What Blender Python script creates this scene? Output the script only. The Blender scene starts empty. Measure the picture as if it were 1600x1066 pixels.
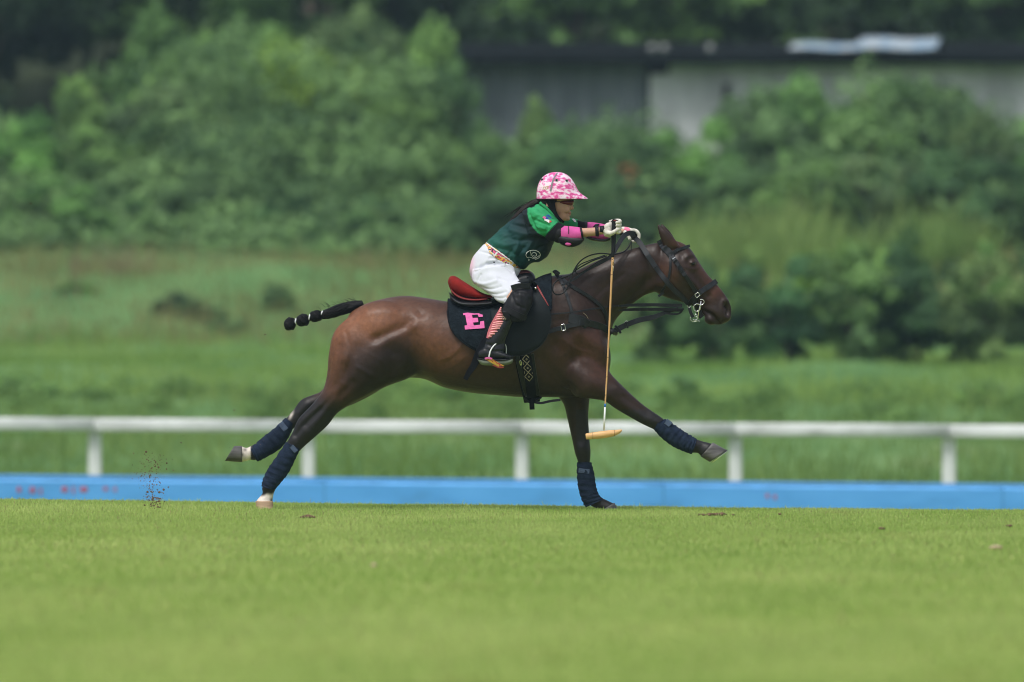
import bpy, bmesh, math, random
import numpy as np
from mathutils import Vector, Matrix, noise as mnoise
from mathutils.bvhtree import BVHTree

# ------------------------------------------------------------------ camera, light
sc = bpy.context.scene
COL = sc.collection
R = math.radians
F, CY, CAMZ, DC = 17778.0, 483.0, 1.2, 68.0      # 400 mm lens on 36 mm, 1600 px wide

cam_d = bpy.data.cameras.new('camera'); cam = bpy.data.objects.new('camera', cam_d); COL.objects.link(cam)
cam.location = (0, -DC, CAMZ); cam.rotation_euler = (R(90), 0, 0)
cam_d.lens = 400; cam_d.sensor_width = 36; cam_d.shift_y = -0.03125
cam_d.clip_start = 1; cam_d.clip_end = 3000
cam_d.dof.use_dof = True; cam_d.dof.focus_distance = 67.85; cam_d.dof.aperture_fstop = 3.0
sc.camera = cam

SUN_EL, SUN_AZ = 62, -150                       # sun high, camera-left and a little in front
world = bpy.data.worlds.new('World'); sc.world = world; world.use_nodes = True
nt = world.node_tree; nt.nodes.clear()
wo = nt.nodes.new('ShaderNodeOutputWorld'); bg = nt.nodes.new('ShaderNodeBackground')
sky = nt.nodes.new('ShaderNodeTexSky'); sky.sky_type = 'NISHITA'; sky.sun_disc = False
sky.sun_elevation = R(SUN_EL); sky.sun_rotation = R(-150); sky.air_density = 1.0; sky.dust_density = 4.0
hs = nt.nodes.new('ShaderNodeHueSaturation'); hs.inputs['Saturation'].default_value = 0.50   # overcast: nearly grey
nt.links.new(sky.outputs[0], hs.inputs['Color']); nt.links.new(hs.outputs[0], bg.inputs['Color'])
bg.inputs['Strength'].default_value = 0.12
nt.links.new(bg.outputs[0], wo.inputs['Surface'])

sd = bpy.data.lights.new('sun', 'SUN'); sun = bpy.data.objects.new('sun', sd); COL.objects.link(sun)
sd.energy = 1.7; sd.angle = R(16); sd.color = (1.0, 0.985, 0.955)
def sun_dir(el, az):                             # az measured like the Sky Texture's rotation (0 = +Y, clockwise)
    a = R(az); return Vector((math.sin(a)*math.cos(R(el)), math.cos(a)*math.cos(R(el)), math.sin(R(el))))
sdir = sun_dir(SUN_EL, -150)
sun.rotation_euler = sdir.to_track_quat('Z', 'Y').to_euler()
sun.location = (0, 0, 30)

sc.view_settings.view_transform = 'Standard'; sc.view_settings.look = 'None'
sc.view_settings.gamma = 1; sc.view_settings.exposure = 0.42; sc.view_settings.use_curve_mapping = False
sc.cycles.use_denoising = True; sc.cycles.filter_width = 1.05
sc.cycles.max_bounces = 6; sc.cycles.diffuse_bounces = 3; sc.cycles.glossy_bounces = 2
sc.cycles.transmission_bounces = 2; sc.cycles.volume_bounces = 0; sc.cycles.transparent_max_bounces = 4
sc.cycles.caustics_reflective = False; sc.cycles.caustics_refractive = False

# ------------------------------------------------------------------ helpers
rng = np.random.default_rng(7)
random.seed(7)
S0 = F/DC                                        # pixels per metre at the horse

def P(px, py, y=0.0):
    D = DC + y
    return Vector(((px-800)*D/F, y, CAMZ-(py-CY)*D/F))

def to_px(V):
    D = DC + V[:, 1]
    return 800 + V[:, 0]*F/D, CY + (CAMZ-V[:, 2])*F/D

def tag(o, label=None, cat=None, group=None, kind=None):
    if label: o['label'] = label
    if cat: o['category'] = cat
    if group: o['group'] = group
    if kind: o['kind'] = kind
    return o

def empty(name, loc=(0, 0, 0)):
    o = bpy.data.objects.new(name, None); COL.objects.link(o); o.location = loc
    o.empty_display_size = 0.1
    return o

def mkmesh(name, verts, faces, smooth=True, fix=True):
    me = bpy.data.meshes.new(name)
    me.from_pydata([tuple(v) for v in verts], [], [tuple(f) for f in faces])
    if fix:
        bm = bmesh.new(); bm.from_mesh(me)
        bmesh.ops.recalc_face_normals(bm, faces=bm.faces); bm.to_mesh(me); bm.free()
    if smooth: me.polygons.foreach_set('use_smooth', [True]*len(me.polygons))
    me.update()
    return me

def wmat(o):
    return o.matrix_basis.copy() if o.parent is None else wmat(o.parent) @ o.matrix_parent_inverse @ o.matrix_basis

def link(name, me, mat=None, parent=None):
    o = bpy.data.objects.new(name, me); COL.objects.link(o)
    if mat is not None:
        if isinstance(mat, (list, tuple)):
            for m in mat: me.materials.append(m)
        else: me.materials.append(mat)
    if parent is not None:
        o.parent = parent
        o.matrix_parent_inverse = wmat(parent).inverted()
    return o

def mk(name, verts, faces, mat=None, parent=None, smooth=True, fix=True):
    return link(name, mkmesh(name, verts, faces, smooth, fix), mat, parent)

def mesh_np(name, V, Q, smooth=False):
    """fast mesh from arrays; Q is (n,3) or (n,4)"""
    me = bpy.data.meshes.new(name)
    k = Q.shape[1]; n = len(Q)
    me.vertices.add(len(V)); me.vertices.foreach_set('co', np.ascontiguousarray(V, dtype=np.float32).ravel())
    me.loops.add(n*k); me.loops.foreach_set('vertex_index', np.ascontiguousarray(Q, dtype=np.int32).ravel())
    me.polygons.add(n); me.polygons.foreach_set('loop_start', np.arange(0, n*k, k, dtype=np.int32))
    if smooth: me.polygons.foreach_set('use_smooth', np.ones(n, dtype=bool))
    me.update(calc_edges=True)
    return me

class MB:
    """collects pieces of one mesh"""
    def __init__(s): s.v = []; s.f = []
    def add(s, vf):
        v, f = vf; b = len(s.v)
        s.v += [tuple(x) for x in v]; s.f += [tuple(i+b for i in q) for q in f]; return s
    def obj(s, name, mat=None, parent=None, smooth=True): return mk(name, s.v, s.f, mat, parent, smooth)

def cr(keys, seg):
    K = np.array(keys, float); n = len(K); out = []
    for i in range(n-1):
        p0 = K[max(i-1, 0)]; p1 = K[i]; p2 = K[i+1]; p3 = K[min(i+2, n-1)]
        for j in range(seg):
            t = j/seg
            out.append(0.5*((2*p1)+(-p0+p2)*t+(2*p0-5*p1+4*p2-p3)*t*t+(-p0+3*p1-3*p2+p3)*t**3))
    out.append(K[-1]); return np.array(out)

def loft(secs, seg=5, n=28, power=2.0, mod=None):
    """secs: (x1,y1,x2,y2,halfwidth_m,ycentre_m[,bias]) pixel outlines; an ellipse between both outlines"""
    S = cr([tuple(s)+(0.0,)*(7-len(s)) for s in secs], seg)
    V = []; Fc = []
    for k, (x1, y1, x2, y2, w, yc, b) in enumerate(S):
        A = P(x1, y1, yc); B = P(x2, y2, yc); c = (A+B)/2; a = (A-B)/2
        w = max(w, 0.002)
        for i in range(n):
            t = 2*math.pi*i/n; ct, st = math.cos(t), math.sin(t)
            e = 2.0/power
            cc = math.copysign(abs(ct)**e, ct); ss = math.copysign(abs(st)**e, st)
            m = mod(k/(len(S)-1), t) if mod else 1.0
            p = c + a*cc*m; p.y += w*ss*(1-b*ct)*m
            V.append(p)
    m = len(S)
    for k in range(m-1):
        for i in range(n):
            j = (i+1) % n
            Fc.append((k*n+i, k*n+j, (k+1)*n+j, (k+1)*n+i))
    for k in (0, m-1):
        c = Vector((0, 0, 0))
        for i in range(n): c += V[k*n+i]
        V.append(c/n); ci = len(V)-1
        for i in range(n): Fc.append((k*n+i, k*n+(i+1) % n, ci))
    return V, Fc

def ball(c, r, n=14, m=10, tilt=0.0):
    """c Vector, r (rx,ry,rz); tilt about Y"""
    V = []; Fc = []; M = Matrix.Rotation(tilt, 3, 'Y')
    for k in range(1, m):
        ph = math.pi*k/m
        for i in range(n):
            t = 2*math.pi*i/n
            V.append(c + M @ Vector((r[0]*math.sin(ph)*math.cos(t), r[1]*math.sin(ph)*math.sin(t), r[2]*math.cos(ph))))
    for k in range(m-2):
        for i in range(n): Fc.append((k*n+i, k*n+(i+1) % n, (k+1)*n+(i+1) % n, (k+1)*n+i))
    V.append(c + M @ Vector((0, 0, r[2]))); V.append(c + M @ Vector((0, 0, -r[2])))
    for i in range(n):
        Fc.append(((i+1) % n, i, len(V)-2)); Fc.append(((m-2)*n+i, (m-2)*n+(i+1) % n, len(V)-1))
    return V, Fc

def pball(px, py, y, rx, rz, ry, tilt=0.0, **k):   # radii in px (rx, rz) and metres (ry)
    return ball(P(px, py, y), (rx/S0, ry, rz/S0), tilt=tilt, **k)

def tube(pts, rad, n=8, seg=4, closed=False, smoothpath=True):
    """round tube through 3D points, rad scalar or list"""
    m = len(pts)
    if not hasattr(rad, '__len__'): rad = [rad]*m
    K = [(p[0], p[1], p[2], r) for p, r in zip(pts, rad)]
    if closed: K = K + [K[0]]
    S = cr(K, seg) if smoothpath else np.array(K)
    if closed: S = S[:-1]
    V = []; Fc = []; N = len(S); prev = None
    for k in range(N):
        c = Vector(S[k][:3])
        if closed: t = Vector(S[(k+1) % N][:3])-Vector(S[k-1][:3])
        else: t = Vector(S[min(k+1, N-1)][:3])-Vector(S[max(k-1, 0)][:3])
        t.normalize()
        if prev is None: prev = t.cross(Vector((0.31, 0.9, 0.2))).normalized()
        u = (prev-t*prev.dot(t)).normalized(); prev = u; w = t.cross(u)
        for i in range(n):
            a = 2*math.pi*i/n
            V.append(c+(u*math.cos(a)+w*math.sin(a))*S[k][3])
    for k in range(N if closed else N-1):
        for i in range(n):
            j = (i+1) % n; k2 = (k+1) % N
            Fc.append((k*n+i, k*n+j, k2*n+j, k2*n+i))
    if not closed:
        for k in (0, N-1):
            V.append(Vector(S[k][:3])); ci = len(V)-1
            for i in range(n): Fc.append((k*n+i, k*n+(i+1) % n, ci))
    return V, Fc

def ribbon(pts, width, thick=0.004, seg=5, face=(0, -1, 0), closed=False):
    """flat strap: width vector = tangent x face"""
    m = len(pts)
    if not hasattr(width, '__len__'): width = [width]*m
    K = [(p[0], p[1], p[2], w) for p, w in zip(pts, width)]
    if closed: K = K+[K[0]]
    S = cr(K, seg) if seg > 1 else np.array(K)
    V = []; Fc = []; N = len(S); f0 = Vector(face)
    for k in range(N):
        c = Vector(S[k][:3])
        t = (Vector(S[min(k+1, N-1)][:3])-Vector(S[max(k-1, 0)][:3])).normalized()
        wv = t.cross(f0)
        wv = wv.normalized() if wv.length > 1e-4 else Vector((0, 0, 1))
        nn = wv.cross(t).normalized()
        if nn.dot(f0) < 0: nn = -nn
        h = S[k][3]/2
        q = (c+wv*h, c+wv*h*0.92+nn*thick, c-wv*h*0.92+nn*thick, c-wv*h)
        for i in range(4): V += [q[i], q[(i+1) % 4]]      # edges split so that straps read as flat
    for k in range(N-1):
        for i in range(4): Fc.append((k*8+2*i, k*8+2*i+1, (k+1)*8+2*i+1, (k+1)*8+2*i))
    Fc.append((0, 2, 4, 6)); b = (N-1)*8; Fc.append((b, b+2, b+4, b+6))
    return V, Fc

def box(c, s, bev=0.0, rot=None):
    x, y, z = s[0]/2, s[1]/2, s[2]/2
    V = [Vector((i*x, j*y, k*z)) for i in (-1, 1) for j in (-1, 1) for k in (-1, 1)]
    if rot is not None: V = [rot @ v for v in V]
    V = [v+Vector(c) for v in V]
    return V, [(0, 1, 3, 2), (4, 6, 7, 5), (0, 4, 5, 1), (2, 3, 7, 6), (0, 2, 6, 4), (1, 5, 7, 3)]

def remesh(parts, voxel, iters=6):
    mb = MB()
    for p in parts: mb.add(p)
    me = mkmesh('tmp', mb.v, mb.f)
    o = bpy.data.objects.new('tmp', me); COL.objects.link(o)
    md = o.modifiers.new('r', 'REMESH'); md.mode = 'VOXEL'; md.voxel_size = voxel; md.adaptivity = 0
    dg = bpy.context.evaluated_depsgraph_get(); dg.update()
    ev = o.evaluated_get(dg); m2 = bpy.data.meshes.new_from_object(ev)
    bpy.data.objects.remove(o); bpy.data.meshes.remove(me)
    n = len(m2.vertices); V = np.empty(n*3, np.float32); m2.vertices.foreach_get('co', V); V = V.reshape(-1, 3).astype(float)
    E = np.empty(len(m2.edges)*2, np.int32); m2.edges.foreach_get('vertices', E); E = E.reshape(-1, 2)
    V = lap(V, E, iters)
    return m2, V, E

def lap(V, E, iters, mask=None):
    n = len(V); deg = np.bincount(E.ravel(), minlength=n).clip(1)
    for it in range(iters*2):
        lam = 0.55 if it % 2 == 0 else -0.50      # Taubin: smooth without much shrinking
        A = np.empty_like(V)
        for c in range(3):
            A[:, c] = np.bincount(E[:, 0], V[E[:, 1], c], n)+np.bincount(E[:, 1], V[E[:, 0], c], n)
        d = (A/deg[:, None]-V)*lam
        if mask is not None: d *= mask[:, None]
        V = V+d
    return V

def setco(me, V):
    me.vertices.foreach_set('co', V.astype(np.float32).ravel()); me.update()

def normals(me):
    N = np.empty(len(me.vertices)*3, np.float32); me.vertex_normals.foreach_get('vector', N)
    return N.reshape(-1, 3).astype(float)

def seg_dist(px, py, pts):
    """distance to a polyline in pixel space"""
    d = np.full(len(px), 1e9)
    for (ax, ay), (bx, by) in zip(pts[:-1], pts[1:]):
        vx, vy = bx-ax, by-ay; L = vx*vx+vy*vy+1e-9
        t = np.clip(((px-ax)*vx+(py-ay)*vy)/L, 0, 1)
        d = np.minimum(d, np.hypot(px-ax-t*vx, py-ay-t*vy))
    return d

def sculpt(me, V, strokes, both=True, ysel=None):
    """strokes: (points_px, sigma_px, amount_m) pushes along the side-facing normal"""
    setco(me, V); N = normals(me); px, py = to_px(V)
    D = np.zeros(len(V))
    for pts, sg, am in strokes:
        p2 = [tuple(q) for q in cr(pts, 5)] if len(pts) > 2 else pts
        if len(pts) == 1:
            d = np.hypot(px-pts[0][0], py-pts[0][1])
        else: d = seg_dist(px, py, p2)
        D += am*np.exp(-0.5*(d/sg)**2)
    side = np.clip(np.abs(N[:, 1])*1.4, 0, 1) if both else np.clip(-N[:, 1]*1.4, 0, 1)
    if ysel is not None: side = side*ysel(V)
    V = V+N*(D*side)[:, None]
    setco(me, V); return V

def paint(me, C, name='Col'):
    a = me.color_attributes.new(name, 'FLOAT_COLOR', 'POINT')
    a.data.foreach_set('color', np.concatenate([C, np.ones((len(C), 1))], 1).astype(np.float32).ravel())

def solid(o, t, off=1):
    m = o.modifiers.new('thickness', 'SOLIDIFY'); m.thickness = t; m.offset = off
    return o

def smooth_all(me): me.polygons.foreach_set('use_smooth', [True]*len(me.polygons)); me.update()

# ------------------------------------------------------------------ materials
def mat(name, color=(0.5, 0.5, 0.5), rough=0.6, spec=0.4, noise=None, bump=None, attr=None, metal=0.0, sheen=0.0, coat=0.0,
        trans=0.0):
    """noise=(scale, amount[, detail]) varies the colour; bump=(scale, strength, dist)"""
    m = bpy.data.materials.new(name); m.use_nodes = True; t = m.node_tree; b = t.nodes['Principled BSDF']
    b.inputs['Roughness'].default_value = rough; b.inputs['Specular IOR Level'].default_value = spec
    b.inputs['Metallic'].default_value = metal
    if sheen: b.inputs['Sheen Weight'].default_value = sheen
    if coat: b.inputs['Coat Weight'].default_value = coat
    tc = t.nodes.new('ShaderNodeTexCoord')
    src = None
    if attr:
        a = t.nodes.new('ShaderNodeVertexColor'); a.layer_name = attr; src = a.outputs['Color']
    else:
        c = t.nodes.new('ShaderNodeRGB'); c.outputs[0].default_value = (*color, 1); src = c.outputs[0]
    if noise:
        nz = t.nodes.new('ShaderNodeTexNoise'); nz.inputs['Scale'].default_value = noise[0]
        nz.inputs['Detail'].default_value = noise[2] if len(noise) > 2 else 5
        t.links.new(tc.outputs['Object'], nz.inputs['Vector'])
        mr = t.nodes.new('ShaderNodeMapRange'); mr.inputs['From Min'].default_value = 0.25; mr.inputs['From Max'].default_value = 0.75
        mr.inputs['To Min'].default_value = 1-noise[1]; mr.inputs['To Max'].default_value = 1+noise[1]
        t.links.new(nz.outputs['Fac'], mr.inputs['Value'])
        mx = t.nodes.new('ShaderNodeVectorMath'); mx.operation = 'SCALE'
        t.links.new(src, mx.inputs[0]); t.links.new(mr.outputs[0], mx.inputs['Scale']); src = mx.outputs[0]
    t.links.new(src, b.inputs['Base Color'])
    if bump:
        nb = t.nodes.new('ShaderNodeTexNoise'); nb.inputs['Scale'].default_value = bump[0]; nb.inputs['Detail'].default_value = 4
        t.links.new(tc.outputs['Object'], nb.inputs['Vector'])
        bp = t.nodes.new('ShaderNodeBump'); bp.inputs['Strength'].default_value = bump[1]; bp.inputs['Distance'].default_value = bump[2]
        t.links.new(nb.outputs['Fac'], bp.inputs['Height']); t.links.new(bp.outputs[0], b.inputs['Normal'])
    return m

def ramp_mat(name, stops, tex='noise', scale=10, rough=0.7, detail=4, coord='Object', const=False, stretch=(1, 1, 1), bump=0.0, spec=0.4):
    m = bpy.data.materials.new(name); m.use_nodes = True; t = m.node_tree; b = t.nodes['Principled BSDF']
    b.inputs['Roughness'].default_value = rough; b.inputs['Specular IOR Level'].default_value = spec
    tc = t.nodes.new('ShaderNodeTexCoord'); mp = t.nodes.new('ShaderNodeMapping'); mp.inputs['Scale'].default_value = stretch
    t.links.new(tc.outputs[coord], mp.inputs[0])
    nz = t.nodes.new('ShaderNodeTexNoise'); nz.inputs['Scale'].default_value = scale; nz.inputs['Detail'].default_value = detail
    t.links.new(mp.outputs[0], nz.inputs['Vector'])
    r = t.nodes.new('ShaderNodeValToRGB'); e = r.color_ramp
    if const: e.interpolation = 'CONSTANT'
    while len(e.elements) > 1: e.elements.remove(e.elements[-1])
    e.elements[0].position = stops[0][0]; e.elements[0].color = (*stops[0][1], 1)
    for p, c in stops[1:]:
        q = e.elements.new(p); q.color = (*c, 1)
    t.links.new(nz.outputs['Fac'], r.inputs[0]); t.links.new(r.outputs[0], b.inputs['Base Color'])
    if bump:
        bp = t.nodes.new('ShaderNodeBump'); bp.inputs['Strength'].default_value = 1; bp.inputs['Distance'].default_value = bump
        t.links.new(nz.outputs['Fac'], bp.inputs['Height']); t.links.new(bp.outputs[0], b.inputs['Normal'])
    return m

M = {}
M['coat'] = mat('horse_coat', attr='Col', rough=0.45, spec=0.27, noise=(38, 0.22, 7), bump=(48, 0.30, 0.006))
M['hoof'] = ramp_mat('hoof_horn', [(0.3, (0.03, 0.028, 0.027)), (0.7, (0.11, 0.105, 0.105))], scale=9, stretch=(1, 1, 5), rough=0.5)
M['hoof_pale'] = ramp_mat('pale_hoof_horn', [(0.3, (0.30, 0.19, 0.12)), (0.7, (0.48, 0.34, 0.23))], scale=9, stretch=(1, 1, 5), rough=0.55)
M['tail'] = ramp_mat('tail_hair', [(0.3, (0.004, 0.004, 0.005)), (0.75, (0.014, 0.013, 0.014))], scale=80, stretch=(1, 5, 5), rough=0.5, bump=0.004, spec=0.12)
M['wrap'] = mat('navy_wrap', (0.012, 0.020, 0.040), 0.95, 0.12, noise=(30, 0.35), bump=(160, 0.6, 0.004))
M['velcro'] = mat('velcro_patch', (0.06, 0.085, 0.15), 0.7, 0.3, noise=(60, 0.3))
M['white_tape'] = mat('white_tape', (0.6, 0.62, 0.64), 0.6)
M['leather'] = mat('black_leather', (0.009, 0.010, 0.012), 0.38, 0.22, noise=(40, 0.4), bump=(90, 0.3, 0.002))
M['strap'] = mat('strap_leather', (0.016, 0.018, 0.022), 0.5, 0.2, noise=(30, 0.35), bump=(150, 0.3, 0.002))
M['flapleather'] = mat('flap_leather', (0.006, 0.009, 0.011), 0.7, 0.18, noise=(9, 0.35), bump=(60, 0.3, 0.002))
M['redsuede'] = mat('red_suede', (0.20, 0.014, 0.012), 0.95, 0.15, noise=(22, 0.28), bump=(180, 0.4, 0.002))
M['redtrim'] = mat('red_trim', (0.20, 0.022, 0.022), 0.6)
M['darkred'] = mat('dark_red_leather', (0.07, 0.012, 0.012), 0.5, 0.4, noise=(40, 0.3))
M['steel'] = mat('steel', (0.75, 0.76, 0.78), 0.22, 0.5, metal=1.0)
M['white_enamel'] = mat('white_enamel', (0.72, 0.74, 0.76), 0.3, 0.5)
M['cloth'] = mat('quilted_cloth', (0.007, 0.011, 0.015), 0.95, 0.1, noise=(25, 0.4), bump=(45, 0.7, 0.012))
M['felt_pink'] = mat('pink_felt', (0.60, 0.13, 0.33), 0.9, 0.1, noise=(60, 0.15), bump=(200, 0.4, 0.002))
M['girth'] = mat('girth_webbing', (0.008, 0.009, 0.012), 0.85, 0.08, noise=(60, 0.3))
M['tan_thread'] = mat('tan_thread', (0.25, 0.22, 0.15), 0.8, 0.2, noise=(90, 0.3))
M['skin'] = mat('skin', (0.44, 0.255, 0.18), 0.5, 0.4, noise=(30, 0.12), bump=(200, 0.1, 0.001))
M['lips'] = mat('lips', (0.30, 0.11, 0.09), 0.45)
M['hair'] = ramp_mat('dark_hair', [(0.3, (0.006, 0.005, 0.005)), (0.7, (0.022, 0.014, 0.011))], scale=70, stretch=(1, 3, 3), rough=0.5, bump=0.002, spec=0.15)
M['breeches'] = mat('white_breeches', (0.72, 0.73, 0.76), 0.8, 0.2, noise=(5, 0.05), bump=(120, 0.15, 0.001))
M['sleeve'] = mat('green_sleeve', (0.022, 0.26, 0.095), 0.75, 0.25, noise=(20, 0.14), bump=(200, 0.2, 0.001))
M['undersleeve'] = mat('black_undersleeve', (0.010, 0.010, 0.013), 0.85, 0.1)
M['pinkpad'] = mat('pink_pad', (0.50, 0.075, 0.27), 0.75, 0.2, noise=(40, 0.15))
M['blackpad'] = mat('black_pad', (0.008, 0.008, 0.010), 0.5, 0.2, noise=(30, 0.4), bump=(60, 0.3, 0.003))
M['glove'] = ramp_mat('glove_fabric', [(0.35, (0.42, 0.40, 0.35)), (0.62, (0.66, 0.64, 0.58))], scale=30, rough=0.85, bump=0.002)
M['gloveblack'] = mat('glove_black', (0.015, 0.015, 0.018), 0.8)
M['glovepink'] = mat('glove_pink', (0.70, 0.16, 0.28), 0.8)
M['camo'] = ramp_mat('pink_camouflage', [(0.0, (0.62, 0.07, 0.27)), (0.44, (0.74, 0.20, 0.44)), (0.495, (0.78, 0.42, 0.60)), (0.55, (0.80, 0.66, 0.74))],
                     scale=30, detail=2.5, const=True, rough=0.55, stretch=(1, 1, 1.8))
M['helmet_in'] = mat('helmet_lining', (0.010, 0.010, 0.012), 0.8, 0.1)
M['greytape'] = mat('grey_tape', (0.22, 0.22, 0.24), 0.5)
M['gold'] = mat('gold_print', (0.55, 0.36, 0.10), 0.5)
M['lens'] = mat('sunglass_lens', (0.10, 0.010, 0.016), 0.2, 0.5)
M['boot'] = mat('boot_leather', (0.010, 0.011, 0.013), 0.25, 0.3, noise=(30, 0.4), bump=(50, 0.25, 0.003))
M['sole'] = mat('boot_sole', (0.13, 0.15, 0.12), 0.8, 0.2, noise=(30, 0.3))
M['tread'] = ramp_mat('stirrup_tread', [(0.0, (0.45, 0.27, 0.03)), (0.55, (0.32, 0.05, 0.03))], scale=60, const=True, rough=0.7)
M['cane'] = ramp_mat('cane', [(0.3, (0.50, 0.27, 0.11)), (0.7, (0.66, 0.40, 0.19))], scale=12, stretch=(6, 6, 1), rough=0.45)
M['malletwood'] = ramp_mat('mallet_wood', [(0.3, (0.55, 0.31, 0.12)), (0.7, (0.70, 0.43, 0.19))], scale=14, stretch=(1, 6, 6), rough=0.5)
M['grip'] = mat('grip_tape', (0.014, 0.015, 0.018), 0.75, 0.15, noise=(60, 0.4), bump=(120, 0.5, 0.003))
M['bluetape'] = mat('blue_tape', (0.03, 0.16, 0.50), 0.5)
M['whitelens'] = mat('white_print', (0.70, 0.72, 0.72), 0.7)
M['eye'] = mat('eyeball', (0.006, 0.005, 0.005), 0.25, 0.25)

# ------------------------------------------------------------------ ground
prof = np.array([(-400, 0), (.7, 0), (32, -.63), (44, -.85), (50, -.92), (57, -.62), (67, -.10), (76, .42), (82, .52), (88, .62), (97, 1.72), (103, 2.05), (112, 2.35), (125, 2.8), (135, 4), (160, 15), (200, 26), (900, 60), (2500, 90)], float)
def gz(x, y):
    z = np.interp(y, prof[:, 0], prof[:, 1])
    tilt = np.clip((y+1.2)/2.9, 0, 1)*np.clip((95-y)/35, 0, 1)
    z = z-.0132*np.clip(x, -25, 25)*tilt
    return z
def ground_noise(x, y):
    out = np.zeros_like(x)
    m = (y > 50) & (y < 135)
    f = x.ravel(); q = y.ravel(); mm = m.ravel(); o_ = out.ravel()
    for i in np.nonzero(mm)[0]:
        o_[i] = .16*mnoise.noise(Vector((f[i]*.35, q[i]*.22, 0)))+.06*mnoise.noise(Vector((f[i]*1.3, q[i]*.9, 3)))
    return o_.reshape(x.shape)*np.clip((y-50)/6, 0, 1)
xs = np.concatenate([[-1500, -500, -200, -90, -50, -35], np.linspace(-26, 26, 131), [35, 50, 90, 200, 500, 1500]])
ys = np.concatenate([[-400, -200, -100, -66, -50, -40], np.linspace(-34, -3, 32), np.linspace(-2, 4, 25), np.linspace(5, 49, 45), np.linspace(50, 134, 141), [137, 142, 148, 155, 163, 175, 200, 300, 600, 1200, 2500]])
X, Y = np.meshgrid(xs, ys); Z = gz(X, Y)+ground_noise(X, Y)
nx, nyy = len(xs), len(ys)
Q = np.array([(j*nx+i, j*nx+i+1, (j+1)*nx+i+1, (j+1)*nx+i) for j in range(nyy-1) for i in range(nx-1)])
me = mesh_np('ground', np.stack([X.ravel(), Y.ravel(), Z.ravel()], 1), Q, True)
def ground_mat():
    m = bpy.data.materials.new('turf'); m.use_nodes = True; t = m.node_tree; b = t.nodes['Principled BSDF']
    b.inputs['Roughness'].default_value = .9; b.inputs['Specular IOR Level'].default_value = .15
    g_ = t.nodes.new('ShaderNodeNewGeometry')
    def nz(scale, stretch, d=4):
        mp = t.nodes.new('ShaderNodeMapping'); mp.inputs['Scale'].default_value = stretch; t.links.new(g_.outputs['Position'], mp.inputs[0])
        n = t.nodes.new('ShaderNodeTexNoise'); n.inputs['Scale'].default_value = scale; n.inputs['Detail'].default_value = d; t.links.new(mp.outputs[0], n.inputs['Vector']); return n.outputs['Fac']
    def ramp(src, stops):
        r = t.nodes.new('ShaderNodeValToRGB'); e = r.color_ramp; e.elements[0].position = stops[0][0]; e.elements[0].color = (*stops[0][1], 1); e.elements[1].position = stops[-1][0]; e.elements[1].color = (*stops[-1][1], 1)
        for p, c in stops[1:-1]: q = e.elements.new(p); q.color = (*c, 1)
        t.links.new(src, r.inputs[0]); return r.outputs[0]
    pitch = ramp(nz(1.2, (1, .25, 1), 8), [(.3, (.19, .26, .055)), (.5, (.235, .305, .07)), (.7, (.27, .33, .085))])
    bank = ramp(nz(.55, (1, .6, 1), 6), [(.25, (.05, .13, .045)), (.45, (.09, .19, .06)), (.62, (.13, .23, .08)), (.75, (.17, .20, .10))])
    sp = t.nodes.new('ShaderNodeSeparateXYZ'); t.links.new(g_.outputs['Position'], sp.inputs[0])
    mr = t.nodes.new('ShaderNodeMapRange'); mr.inputs['From Min'].default_value = 34; mr.inputs['From Max'].default_value = 46; t.links.new(sp.outputs['Y'], mr.inputs['Value'])
    mx = t.nodes.new('ShaderNodeMix'); mx.data_type = 'RGBA'; t.links.new(mr.outputs[0], mx.inputs['Factor']); t.links.new(pitch, mx.inputs[6]); t.links.new(bank, mx.inputs[7])
    mr2 = t.nodes.new('ShaderNodeMapRange'); mr2.inputs['From Min'].default_value = 118; mr2.inputs['From Max'].default_value = 134; t.links.new(sp.outputs['Y'], mr2.inputs['Value'])
    mx2 = t.nodes.new('ShaderNodeMix'); mx2.data_type = 'RGBA'; t.links.new(mr2.outputs[0], mx2.inputs['Factor']); t.links.new(mx.outputs[2], mx2.inputs[6])
    t.links.new(ramp(nz(.8, (1, 1, 1), 5), [(.3, (.015, .022, .012)), (.7, (.04, .055, .025))]), mx2.inputs[7])
    t.links.new(mx2.outputs[2], b.inputs['Base Color'])
    bp = t.nodes.new('ShaderNodeBump'); bp.inputs['Distance'].default_value = .02; bp.inputs['Strength'].default_value = .6
    t.links.new(nz(14, (1, .4, 1), 6), bp.inputs['Height']); t.links.new(bp.outputs[0], b.inputs['Normal'])
    return m
tag(link('ground', me, ground_mat()), kind='structure')

# ------------------------------------------------------------------ leaf / blade materials
def leaf_mat(name, rough=.6, trans=.25, spec=.3):
    m = bpy.data.materials.new(name); m.use_nodes = True; t = m.node_tree; b = t.nodes['Principled BSDF']
    a = t.nodes.new('ShaderNodeVertexColor'); a.layer_name = 'Col'
    oi = t.nodes.new('ShaderNodeObjectInfo')
    mx = t.nodes.new('ShaderNodeMix'); mx.data_type = 'RGBA'; mx.blend_type = 'MULTIPLY'; mx.inputs['Factor'].default_value = 1
    t.links.new(a.outputs['Color'], mx.inputs[6]); t.links.new(oi.outputs['Color'], mx.inputs[7])
    b.inputs['Roughness'].default_value = rough; b.inputs['Specular IOR Level'].default_value = spec
    t.links.new(mx.outputs[2], b.inputs['Base Color'])
    tr = t.nodes.new('ShaderNodeBsdfTranslucent'); t.links.new(mx.outputs[2], tr.inputs['Color'])
    ms = t.nodes.new('ShaderNodeMixShader'); ms.inputs[0].default_value = trans
    t.links.new(b.outputs[0], ms.inputs[1]); t.links.new(tr.outputs[0], ms.inputs[2]); t.links.new(ms.outputs[0], t.nodes['Material Output'].inputs['Surface'])
    return m
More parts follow.
